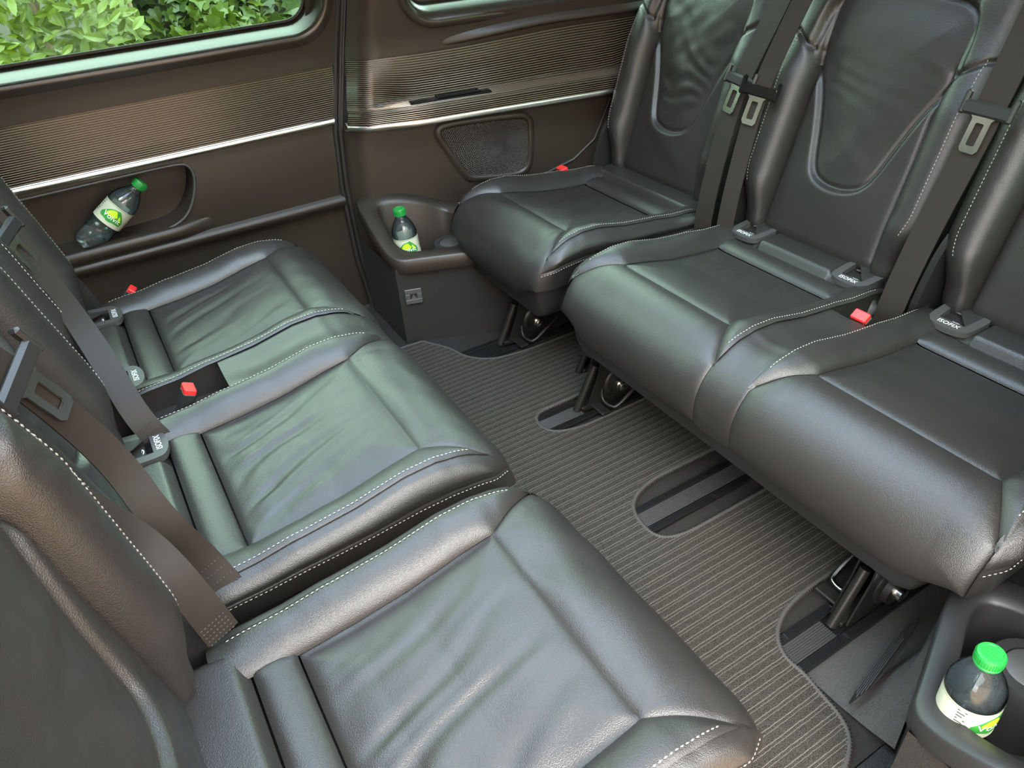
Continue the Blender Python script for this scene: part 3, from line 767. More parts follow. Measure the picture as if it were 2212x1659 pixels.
def roll_P(dip=0):
    x = np.linspace(-.16, -.05, 30); y = np.linspace(-.195, .195, 120); X, Y = np.meshgrid(x, y, indexing='ij')
    Z = .314+.0115*sstep(-.05, -.066, X)-.05*np.clip(-.125-X, 0, 1)-.03*sstep(.165, .195, np.abs(Y))
    Z = Z-dip*sstep(.046, .038, np.abs(np.abs(Y)-.128))
    P0 = np.stack([X, Y, Z], -1); P = outward(P0, CREF); fl = P[0, 0, 0] != P0[0, 0, 0]
    if fl: X = X[::-1]
    return puffed(P, [-.05-X], .006, .006)
def bridge_P(gap):
    """leather between two cushions of a bench; centred on y=0"""
    X = np.r_[np.linspace(.065, XE, 40), np.linspace(XE, XE+DMAX_F, 50)[1:]]; v = np.linspace(0, 1, 34); rows = []
    for x in X:
        e = .010 if x < XE else 0
        a = cmap(np.array([x]), np.array([YE]))[0]
        y0 = -gap/2+(.010 if x < XE+.02 else .0)*0
        dip = .010*(1-float(sstep(.2, .40, x)))+.002
        fr_ = float(sstep(.065, .11, x))
        rows.append([(a[0]-.004*math.sin(math.pi*t)*float(sstep(XE, XE+.1, x)), -gap/2+gap*t, a[2]-dip*math.sin(math.pi*t)*fr_-(1-fr_)*.006*math.sin(math.pi*t)) for t in v])
    P = outward(np.array(rows), (.1, 0, .1))
    d = np.broadcast_to((gap*np.minimum(v, 1-v))[None], P.shape[:2])
    return puffed(P, [d], .006, .005, .002, .02)
def cushion_stitch(sides, low):
    mb = MB()
    for s in sides:
        E_ = top_edge(60)[3:-6]; P = cmap(E_[:, 0], (E_[:, 1]-.0065)*s); P[:, 2] += .0028; n = np.tile((0, s*.2, .98), (len(P), 1)); stitches(mb, P, n)
    for s in low:
        u = np.linspace(.03, .985, 70); P = side_point(u, np.full(70, SEAMQ+.07), s); n = np.tile((0., s, 0.), (70, 1)); stitches(mb, P+n*.0012, n)
    return mb

# ---- backrest (local: x forward, y across, z up along the back, origin at hinge)
TH = [(0, .122), (.032, .126), (.055, .138), (.069, .163), (.084, .215), (.103, .265), (.124, .302), (.147, .336), (.144, .362), (.143, .395), (.135, .427), (.112, .447), (.06, .454), (0, .456)]
TONG = np.array(TH+[(-y, t) for y, t in TH[-2:0:-1]]); TONG[:, 1] -= .012*sstep(.33, .2, TONG[:, 1]); TONG = chaikin(TONG, 2)
TTOP, BYE, BR = .60, .172, .040
def seg_dist(Pq, poly, closed=True):
    A = poly; B_ = np.roll(poly, -1, 0) if closed else None
    if not closed: A, B_ = poly[:-1], poly[1:]
    best = np.full(len(Pq), 9.); near = np.zeros_like(Pq)
    for a, b in zip(A, B_):
        ab = b-a; t = np.clip(((Pq-a)@ab)/(ab@ab+1e-12), 0, 1); c = a+t[:, None]*ab; d = np.linalg.norm(Pq-c, axis=1); m = d < best; best[m] = d[m]; near[m] = c[m]
    return best, near
def inside(Pq, poly):
    x, y = Pq[:, 0], Pq[:, 1]; c = np.zeros(len(Pq), bool); j = len(poly)-1
    for i in range(len(poly)):
        xi, yi, xj, yj = *poly[i], *poly[j]
        c ^= ((yi > y) != (yj > y)) & (x < (xj-xi)*(y-yi)/(yj-yi+1e-15)+xi); j = i
    return c
def backrest_parts(seed, wr):
    key = ('back', seed)
    if key in CACHE: return CACHE[key]
    arc = BR*math.pi/2*1.25
    ys = np.r_[np.linspace(-(BYE+arc), -.131, 46), np.linspace(-.131, .131, 230 if seed == 23 else 140)[1:], np.linspace(.131, BYE+arc, 46)[1:]]
    ts = np.r_[np.linspace(-.045, .50, 460 if seed == 23 else 280), np.linspace(.50, TTOP+.09, 40)[1:]]
    T, Y = np.meshgrid(ts, ys, indexing='ij'); sh = T.shape
    Q = np.stack([Y.ravel(), T.ravel()], 1)
    dt, near = seg_dist(Q, TONG)
    ins = inside(Q, TONG)
    shp = np.array([(.146, .337), (.16, .346), (.185, .362), (.23, .375)])
    dsh = np.minimum(seg_dist(Q, shp, False)[0], seg_dist(Q*[-1, 1], shp, False)[0])
    y, t = Q[:, 0], Q[:, 1]; A = np.abs(y)
    dcr = np.where(t < .338, np.abs(A-.131), np.hypot(A-.131, t-.338))
    # depth
    bol = .040*np.sqrt(np.clip(1-(np.clip(.170-A, 0, .039)/.039)**2, 0, 1))*(.35+.65*sstep(.0, .09, t))*(1-.72*sstep(.27, .43, t))
    D = bol+.010*np.cos(np.clip(y/.131, -1, 1)*math.pi/2)*np.exp(-((t-.08)/.07)**2)
    sd = np.where(ins, -dt, dt); ko = sstep(-.007, .007, sd); cen = sstep(.131, .118, A)*sstep(.36, .30, t)
    D += ko*cen*.007*np.exp(-np.maximum(sd, 0)/.03)+(1-ko)*(-.002+.010*(1-np.exp(-(dt/.05)**2)))
    up = sstep(.30, .46, t)*ko; D += up*.018*np.exp(-dt/.03)*.6+up*.008
    D += -.0065*np.exp(-(dt/.0060)**2)-.008*np.exp(-dcr/.006)-.006*np.exp(-(dsh/.005)**2)
    if wr:
        m = sstep(.005, .04, np.minimum(dt, dcr))*sstep(.19, .16, A)
        D += wr*m*(noise2(y*38, t*55, seed, 6)*.35+(.5-.3*ko)*np.sin(t*150+y*60+2.5*noise2(y*20, t*18, seed+2, 4))*sstep(.10, .2, t)*sstep(.45, .25, t))
    # rounded border
    wb = BYE*(.86+.14*sstep(.01, .12, t))
    yy = np.where(A > BYE, np.sign(y)*(wb+(A-BYE)), y*np.where(A > .131, 1-(1-wb/BYE)*(A-.131)/(BYE-.131), 1))
    dy = np.maximum(0, A-BYE); dtb = np.maximum(0, .012-t); dtt = np.maximum(0, t-TTOP); de = np.maximum(dtb, dtt)
    d = np.hypot(dy, de)+1e-9; r = BR; th = np.minimum(d/r, math.pi/2); ex = np.maximum(0, d-r*math.pi/2)
    o = r*np.sin(th); back = r*(1-np.cos(th))+ex
    fy, fz = dy/d*o, de/d*o
    yo = np.sign(y)*(np.minimum(np.abs(yy), wb)+fy); zo = np.clip(t, .012, TTOP)-np.where(dtb > 0, fz, 0)+np.where(dtt > 0, fz, 0)
    V = np.stack([D-back, yo, zo], 1)
    n, m_ = sh
    reg = {}
    Yc = .25*(Q[:, 0].reshape(sh)[:-1, :-1]+Q[:, 0].reshape(sh)[1:, 1:]+Q[:, 0].reshape(sh)[1:, :-1]+Q[:, 0].reshape(sh)[:-1, 1:])
    Tc = .25*(Q[:, 1].reshape(sh)[:-1, :-1]+Q[:, 1].reshape(sh)[1:, 1:]+Q[:, 1].reshape(sh)[1:, :-1]+Q[:, 1].reshape(sh)[:-1, 1:])
    C_ = np.stack([Yc.ravel(), Tc.ravel()], 1); ci = inside(C_, TONG).reshape(Yc.shape)
    shc = np.interp(np.abs(Yc), shp[:, 0], shp[:, 1])
    R_ = np.where(ci, 0, np.where(np.abs(Yc) < .131, np.where(Tc < .36, 1, 2), np.where(Tc > shc, 2, np.where(Yc > 0, 3, 4))))
    nm = ['lumbar_insert', 'lower_backrest_panel', 'upper_backrest_panel', 'side_bolster', 'side_bolster']
    out = []
    for k in range(5):
        ii, jj = np.where(R_ == k)
        f = np.stack([ii*m_+jj, ii*m_+jj+1, (ii+1)*m_+jj+1, (ii+1)*m_+jj], 1)
        u, inv = np.unique(f, return_inverse=True); f2 = inv.reshape(f.shape)
        out.append((nm[k], mesh(nm[k], V[u], [tuple(map(int, x)) for x in f2], LEATHER_S if k in (0, 1) else LEATHER)))
    # stitching at the bolster ridge
    mb = MB(); G = V.reshape(n, m_, 3); 
    for sg in (-1, 1):
        j = int(np.argmin(np.abs(ys-sg*.183))); sel = (ts > .075) & (ts < .37)
        ln = G[sel, j].copy(); ln[:, 0] += .001; nn_ = np.tile((.8, sg*.6, 0), (len(ln), 1)); stitches(mb, ln, nn_)
    out.append(('stitching', mesh('stitching', mb.V, mb.F, THREAD, False)))
    # back shell
    b = MB(); rows = []
    for x, k in ((-.035, .97), (-.075, .97), (-.095, .9)):
        rows.append([(x, p[0]*k, (p[1]-.3)*k+.3) for p in rrect(-.205, .205, -.005, TTOP+.035, .05, 6)])
    b.grid(np.array(rows), cv=True); b.add(rows[-1], [tuple(range(len(rows[-1])))]); b.add(rows[0], [tuple(range(len(rows[0])))[::-1]])
    shell = mesh('backrest', b.V, b.F, PLASTIC)
    # headrest
    h = MB(); prof = rrect(-.14, .14, TTOP+.03, TTOP+.20, .06, 6)
    rows = [[(x, p[0]*k, (p[1]-TTOP-.115)*k+TTOP+.115) for p in prof] for x, k in ((.012, .55), (.018, .85), (.008, .97), (-.02, 1.0), (-.05, .97), (-.065, .8))]
    h.grid(np.array(rows), cv=True); h.add(rows[0], [tuple(range(len(rows[0])))[::-1]]); h.add(rows[-1], [tuple(range(len(rows[-1])))])
    out.append(('headrest', mesh('headrest', h.V, h.F, LEATHER)))
    CACHE[key] = (shell, out); return CACHE[key]

ISO_T = None
def isofix(parent, dy, dz=0):
    global ISO_T
    """bezel with recess, symbol, lettering; at local x=-.05.. on the roll"""
    base = np.array((-.070, dy, .3225)); a = math.radians(4)
    ux = np.array((math.cos(a), 0, -math.sin(a))); uz = np.array((math.sin(a), 0, math.cos(a))); uy = np.array((0, 1., 0))
    key = 'iso'
    fr_ = lambda u, v, q_, lo=0, hi=.004: tuple(ux*u+uy*v+uz*(hi if q_ else lo))
    if key not in CACHE:
        bez = chaikin([(-.06, -.040), (.0, -.038), (.018, -.033), (.026, 0), (.018, .033), (.0, .038), (-.06, .040)], 2).tolist()
        hole = [(-.056, -.027), (.001, -.022), (.001, .022), (-.056, .027)]
        m1 = MB().prism([bez, hole], lambda u, v, q_: fr_(u, v, q_, -.006, .004)); 
        m2 = MB().prism([[(-.058, -.030), (.008, -.024), (.008, .024), (-.058, .030)]], lambda u, v, q_: tuple(np.array(fr_(u, v, q_, -.006, .0005))+uz*(-.016*max(0, .006-u)/.05)))
        tv, tf = text_mesh('ISOFIX', .0125)
        m3 = MB().add([ux*(.0108-v[1])+uy*v[0]+uz*.0044 for v in tv], tf)
        ring = MB(); th = np.linspace(0, 2*math.pi, 20, endpoint=False)
        ring.grid(np.array([[ux*(-.017+r*.80*math.sin(t))+uy*(r*math.cos(t))+uz*(.0012-.016*max(0, .006-(-.017+r*.80*math.sin(t)))/.05) for t in th] for r in (.0066, .0084)]), cv=True)
        for c_, r_ in (((-.002, .0005), .0016),): ring.add([ux*(c_[0]-.017+r_*math.sin(t))+uy*(c_[1]+r_*math.cos(t))+uz*(.0014-.016*max(0, .023-c_[0]-r_*math.sin(t))/.05) for t in th], [tuple(range(20))])
        ring.add([ux*(-.017+u)+uy*v+uz*(.0014-.016*max(0, .023-u)/.05) for u, v in ((.003, -.003), (.0035, .0035), (.0015, .003), (.001, -.001))], [(0, 1, 2, 3)])
        ring.add([ux*(-.017+u)+uy*v+uz*(.0014-.016*max(0, .023-u)/.05) for u, v in ((-.001, -.0025), (.003, -.0035), (.003, -.002), (-.001, -.001))], [(0, 1, 2, 3)])
        bar = MB().tube([tuple(ux*-.036+uy*-.016+uz*-.002), tuple(ux*-.036+uy*.016+uz*-.002)], .003, 8)
        CACHE[key] = [mesh('isofix_guide', m1.V, m1.F, GREYP, False), mesh('guide_recess', m2.V, m2.F, GLOSSP, False), mesh('isofix_lettering', m3.V, m3.F, WHITE, False), mesh('child_seat_symbol', ring.V, ring.F, WHITE, False), mesh('anchor_bar', bar.V, bar.F, BLACKM)]
    ms = CACHE[key]; g = link('isofix_guide', ms[0], parent, base)
    link('guide_recess', ms[1], g); link('isofix_lettering', ms[2], g); link('child_seat_symbol', ms[3], g); link('anchor_bar', ms[4], g)
    return g

def skirt(parent, y0, y1):
    """plastic under-frame of cushion between outer y0..y1 (local)"""
    n = 10; RY = .03
    def loop(off, zf):
        P = [(-.10, y0+off, 0)]
        for k in range(n+1):
            a = math.pi/2*k/n; P.append((XE+(RX-.012-off)*math.sin(a), y0+RY+.0-(RY-off)*math.cos(a), 0))
        for yy in np.linspace(y0+RY+.02, y1-RY-.02, 24): P.append((XE+RX-.012-off, yy, 0))
        for k in range(n+1):
            a = math.pi/2*(1-k/n); P.append((XE+(RX-.012-off)*math.sin(a), y1-RY+(RY-off)*math.cos(a), 0))
        P.append((-.10, y1-off, 0)); P = np.array(P); P[:, 2] = zf(P[:, 1]); return P
    mid, hw = (y0+y1)/2, (y1-y0)/2
    lo = lambda y: .172+.020*sstep(hw-.05, hw-.01, np.abs(y-mid))
    rows = [loop(.006, lambda y: y*0+.292), loop(.006, lambda y: y*0+.235), loop(.012, lambda y: lo(y)+.02), loop(.018, lambda y: lo(y)+.004), loop(.03, lo), loop(.10, lambda y: y*0+.19)]
    mb = MB().grid(np.array(rows)); mb.add(rows[-1], [tuple(range(len(rows[-1])))])
    return mb.build('seat_skirt', PLASTIC, parent, auto=50)

def leg(parent, y, x0=.315, side=1, hi=False, hside=None):
    hside = side if hside is None else hside
    """steel leg standing in the rail; local seat coordinates (x fwd). strut foot at x0, rises backwards"""
    mb = MB()
    for s in (-1, 1):
        mb.prism([chaikin([(x0-.005, .003), (x0-.015, .03), (x0-.045, .10), (x0-.05, .20), (x0-.16, .20), (x0-.19, .10), (x0-.21, .03), (x0-.20, .003)], 1).tolist()], lambda u, v, q_: (u, y+s*.013+s*.003*q_, v))
    mb.box((x0-.10, y, .010), (.20, .022, .010), bev=.002)
    mb.box((x0-.10, y, .19), (.14, .05, .03), bev=.004)
    lg = mb.build('leg', BLACKM, parent, smooth=False)
    mb = MB().tube([(x0+.008, y+.0, .006), (x0-.04, y, .105)], .0085, 10); mb.build('strut', BLACKM, lg, auto=40)
    fy = np.array(((1, 0, 0), (0, 0, -1), (0, 1, 0)))  # axis along -y/+y
    M = np.eye(4); M[:3, :3] = np.array(((1, 0, 0), (0, 0, -side), (0, side, 0))); M[:3, 3] = (x0-.088, y-side*.012, .052)
    MB().lathe([(.036, 0), (.036, .006), (.033, .009), (.026, .010), (.025, .020), (.019, .021), (.001, .021)], 28, M).build('pivot_boss', BLACKM, lg, auto=40)
    M2 = M.copy(); M2[1, 3] = y-side*.030
    MB().lathe([(.015, 0), (.015, .004), (.0115, .0045), (.0115, .012), (.010, .013), (.001, .013)], 18, M2).build('bolt', STEEL, lg, auto=40)
    pts = chaikin([(x0-.05, y-hside*.012, .05), (x0-.045, y-hside*.02, .022), (x0-.05, y-hside*.048, .018), (x0-.06, y-hside*.055, .02), (x0-.10, y-hside*.055, .045), (x0-.13, y-hside*.05, .06)], 2, False)
    MB().tube(pts, .0042, 8).build('release_handle', BLACKM if not hi else STEEL, lg)
    mb = MB().box((x0-.03, y-hside*.034, .016), (.022, .046, .006), np.eye(3), .002); mb.build('handle_pedal', BLACKM, lg, smooth=False)
    for dx in (.0, -.06): MB().box((x0-.03+dx, y, .155), (.03, .034, .04), bev=.006).build('bracket', BLACKM, lg, smooth=False)
    return lg

def buckle(parent, p, d, sz=1.0):
    """buckle at local p pointing along d, red button at the end"""
    d = np.array(d, float); d /= np.linalg.norm(d); s = np.cross(d, (0, 0, 1.)); s = s/np.linalg.norm(s) if np.linalg.norm(s) > .1 else np.array((1., 0, 0)); n = np.cross(s, d)
    R_ = np.stack([s, n, d], 1)
    b = MB().box(np.array(p), np.array((.030, .020, .060))*sz, R_, .003).build('buckle', PLASTIC, parent, smooth=False)
    mb = MB().box(np.array(p)+d*.030*sz, np.array((.028, .0185, .014))*sz, R_, .002); mb.build('release_button', RED, b, smooth=False)
    return b

def belt(parent, pts, width, inv, tongue=None, wdir=(0, 1, 0), twist=None, end_stitch=False):
    """webbing ribbon through world points (converted with inv); tongue=(fraction)"""
    W = np.array([inv @ Vector(p) for p in pts]); P = resample(chaikin(W, 3, False), 50)
    wd = np.array([(inv.to_3x3() @ Vector(w_)) for w_ in (twist if twist is not None else [wdir]*len(pts))]); wd = resample(np.concatenate([wd], 0), 50) if len(wd) > 1 else np.tile(wd, (50, 1))
    T = np.gradient(P, axis=0); T /= np.linalg.norm(T, axis=1)[:, None]
    S = wd-(wd*T).sum(1)[:, None]*T; S /= np.linalg.norm(S, axis=1)[:, None]; N_ = np.cross(T, S)
    L_ = np.r_[0, np.cumsum(np.linalg.norm(np.diff(P, axis=0), axis=1))]
    v = np.linspace(-.5, .5, 9); th = .0011
    top = P[:, None]+S[:, None]*(v*width)[None, :, None]+N_[:, None]*th; bot = P[:, None]+S[:, None]*(v*width)[None, :, None]-N_[:, None]*th
    G = np.concatenate([top, bot[:, ::-1]], 1); mb = MB().grid(G, cv=True)
    o = mb.build('belt_webbing', WEB, parent, smooth=True, auto=60)
    me = o.data; uvl = me.uv_layers.new(name='UVMap'); k = G.shape[1]
    vi = np.empty(len(me.loops), int); me.loops.foreach_get('vertex_index', vi); r, c = vi//k, vi % k
    cc = np.where(c < 9, c, 17-c)/8.0; uv = np.stack([cc*width, L_[r]], 1).astype(np.float32); uvl.data.foreach_set('uv', uv.ravel())
    if end_stitch:
        mb = MB(); 
        for q in range(5):
            i = 49-q; ln = np.array([P[i]+S[i]*x*width*.45+N_[i]*(.0016) for x in np.linspace(-1, 1, 10)]); stitches(mb, ln, np.tile(N_[i], (10, 1)), .0035, .001, .0011)
            ln2 = ln-2*N_[i]*.0016; stitches(mb, ln2, np.tile(-N_[i], (10, 1)), .0035, .001, .0011)
        mb.build('end_stitching', BIND, o, smooth=False)['kind'] = 'stuff'
    if tongue is not None:
        i = int(tongue[0]*49); sgn = tongue[1]; c_ = P[i]; dn = T[i]; s_ = S[i]; n_ = N_[i]*sgn
        R_ = np.stack([s_, dn, n_], 1); z_ = 1.2
        g = MB(); g.box(c_+n_*.005, (.066*z_, .018*z_, .010), R_, .004)
        for q in (-1, 1): g.box(c_+s_*q*.031*z_-dn*.006+n_*.005, (.008, .030*z_, .012), R_, .003)
        tg = g.build('tongue_grip', GLOSSP if tongue[2] else PLASTIC, o, smooth=False)
        loop = rrect(-.012, .012, .006, .052, .004, 4); hole = rrect(-.0055, .0055, .016, .044, .002, 3)
        sh_ = [(-.018, .0), (-.018, .006), (-.0125, .012), (-.0125, .048), (-.009, .053), (.009, .053), (.0125, .048), (.0125, .012), (.018, .006), (.018, 0)]
        mb = MB().prism([sh_, hole], lambda u, v_, q_: c_+s_*u*z_+dn*v_*z_+n_*(.004+.0028*q_+.05*tongue[3]*v_)); mb.build('belt_tongue', STEEL, o, smooth=False)
    return o

def build_seat(name, label, loc, rz, offs, lean, seeds, wr, group, ends=(.195, .195)):
    root = empty(name, loc, rz); tag(root, label, 'car seat', group)
    gap = abs(offs[0]-offs[1])-2*YE if len(offs) > 1 else 0
    lo, hi = min(offs), max(offs)
    for k, dy in enumerate(offs):
        core = MB().box((.09, 0, .262), (.44, .36, .06), bev=.02)
        if 'core' not in CACHE: CACHE['core'] = mesh('seat_cushion', core.V, core.F, PLASTIC)
        c = link('seat_cushion', CACHE['core'], root, (0, dy, 0)); sd = seeds[k]
        link('insert_panel', panel_mesh(('insert_panel', sd), lambda: insert_P(sd, wr), LEATHER), c)
        outs = tuple(s for s in (-1, 1) if not (len(offs) > 1 and ((s > 0 and dy == lo) or (s < 0 and dy == hi))))
        link('front_bolster', panel_mesh(('front_bolster', sd), lambda: front_P(sd, wr, outs), LEATHER), c)
        for s in (-1, 1):
            link('side_bolster', panel_mesh(('side_bolster', s, sd), lambda: bolster_P(s, sd, wr), LEATHER), c)
            is_inner = len(offs) > 1 and ((s > 0 and dy == lo) or (s < 0 and dy == hi))
            if not is_inner: link('side_panel', panel_mesh(('side_panel', s), lambda: sidepanel_P(s), LEATHER), c)
        link('rear_strip', panel_mesh(('rear_strip',), strip_P, LEATHER_S), c)
        link('rear_roll', panel_mesh(('rear_roll', len(offs)), lambda: roll_P(.007 if len(offs) > 1 else 0), LEATHER_S), c)
        low = [s for s in (-1, 1) if not (len(offs) > 1 and ((s > 0 and dy == lo) or (s < 0 and dy == hi)))]
        ck = ('cst', tuple(low))
        if ck not in CACHE: mb = cushion_stitch((-1, 1), low); CACHE[ck] = mesh('stitching', mb.V, mb.F, THREAD, False)
        link('stitching', CACHE[ck], c)['kind'] = 'stuff'
        for s in (-1, 1):
            if len(offs) > 1: isofix(c, s*.128)
        shell, parts = backrest_parts(sd, wr)
        b = link('backrest', shell, root, (-.113, dy, .332), (0, -math.radians(lean[k]), 0))
        for nm, me in parts:
            q_ = link(nm, me, b)
            if nm == 'stitching': q_['kind'] = 'stuff'
        # hinge covers each side of backrest foot
        for s in (-1, 1):
            MB().prism([chaikin([(-.17, .22), (-.07, .25), (-.075, .33), (-.12, .44), (-.19, .45)], 2).tolist()], lambda u, v, q_: (u, dy+s*.197+s*.012*q_, v)).build('hinge_cover', PLASTIC, root, smooth=False)
    if len(offs) > 1:
        m = (lo+hi)/2
        P = bridge_P(gap); b = MB().grid(P); br = b.build('bridge_panel', LEATHER, root, loc=(0, m, 0))
        # buckle pocket
        pb = MB(); y0, y1 = m-gap/2-.004, m+gap/2+.004
        pb.grid(np.array([[(x, y, z) for y, z in ((y0, .33), (y0+.004, .28), (y1-.004, .28), (y1, .33))] for x in (-.09, .0, .07)]))
        pb.add([(.07, y0, .335), (.07, y1, .335), (.07, y1-.004, .28), (.07, y0+.004, .28)], [(0, 1, 2, 3)])
        pb.build('buckle_pocket', LEATHER_S, root, smooth=False)
    skirt(root, lo-ends[0], hi+ends[1])
    bpy.context.view_layer.update()
    return root

R_single = build_seat('single_seat', 'black leather single seat in the right-hand row, beside the far wall speaker', (1.06, 1.332, 0), math.pi, (0,), (18,), (11,), .0018, 'seats of the right-hand row')
R_bench = build_seat('double_seat', 'black leather double seat in the right-hand row, facing left over the aisle', (1.06, .636, 0), math.pi, (-.226, .226), (18, 18), (12, 13), .0004, 'seats of the right-hand row', (.195, .15))
L_bench = build_seat('double_seat', 'black leather double seat in the left-hand row, next to the sliding door', (.010, 1.111, 0), 0, (.234, -.234), (14, 14), (21, 22), .0020, 'seats of the left-hand row')
L_single = build_seat('single_seat', 'black leather single seat in the left-hand row, nearest foreground', (.014, .413, 0), 0, (0,), (8,), (23,), .0026, 'seats of the left-hand row')
def inv(o): return o.matrix_world.inverted()
# legs (local y: world y flips for the right-hand row)
def lleg(root, wy, **k): 
    p = inv(root) @ Vector((0, wy, 0)); return leg(root, p.y, **k)
lleg(R_single, 1.369, side=-1, x0=.325); lleg(R_single, 1.155, side=-1, x0=.24)
lleg(R_bench, 1.042, side=-1, x0=.325); lleg(R_bench, .377, side=-1, hside=1, x0=.32, hi=True)
for r_, ys_ in ((L_bench, (1.369, 1.042)), (L_single, (.377, .5))):
    for wy in ys_: lleg(r_, wy, x0=.15)

# belts (world points)
belt(R_single, [(1.255, 1.065, .80), (1.222, 1.085, .70), (1.184, 1.115, .58), (1.139, 1.108, .439), (1.10, 1.092, .33), (1.095, 1.085, .26)], .047, inv(R_single), (.40, 1, 0, 0), wdir=(0, -1, .0))
belt(R_bench, [(1.262, 1.02, .80), (1.226, 1.040, .70), (1.188, 1.058, .589), (1.149, 1.050, .471), (1.109, 1.035, .349), (1.10, 1.03, .26)], .036, inv(R_bench), (.42, 1, 1, .3), wdir=(.35, -1, 0))
belt(R_bench, [(1.258, .617, .80), (1.212, .619, .665), (1.182, .622, .573), (1.142, .630, .45), (1.101, .631, .324), (1.09, .63, .25)], .047, inv(R_bench), (.31, 1, 0, 0), wdir=(0, -1, 0))
belt(L_bench, [(-.19, 1.17, .80), (-.13, 1.20, .60), (-.105, 1.19, .54), (-.088, 1.16, .47), (-.074, 1.10, .42), (-.062, 1.035, .355), (-.04, 1.02, .30)], .037, inv(L_bench), (.36, 1, 0, 0), twist=[(0, 1, .2), (0, 1, .2), (.1, 1, .2), (.5, .8, .1), (.9, .3, 0), (1, .1, .1), (1, .1, .2)], end_stitch=True)
belt(L_bench, [(-.20, .69, .82), (-.128, .723, .651), (-.104, .738, .579), (-.079, .735, .501), (-.064, .70, .43), (-.042, .70, .36), (-.025, .675, .31)], .036, inv(L_bench), (.38, 1, 0, 0), twist=[(0, 1, .2), (0, 1, .2), (.1, 1, .2), (.5, .8, .1), (.9, .3, 0), (1, .1, .1), (1, .1, .2)], end_stitch=True)
belt(L_single, [(-.14, .66, .58), (-.085, .655, .46), (-.068, .625, .43), (-.058, .61, .39), (-.048, .60, .335)], .037, inv(L_single), None, twist=[(.3, 1, .2), (.6, .6, .1), (.9, .4, 0), (1, .3, 0), (1, .3, .1)], end_stitch=True)
# buckles
buckle(R_bench, inv(R_bench) @ Vector((1.03, .625, .312)), (.6, 0, .8))
buckle(R_single, inv(R_single) @ Vector((1.040, 1.528, .305)), (.25, 0, .95))
buckle(L_bench, inv(L_bench) @ Vector((.004, 1.095, .312)), (.45, 0, .89))
buckle(L_bench, inv(L_bench) @ Vector((-.022, 1.572, .305)), (.5, -.2, .5), .8)

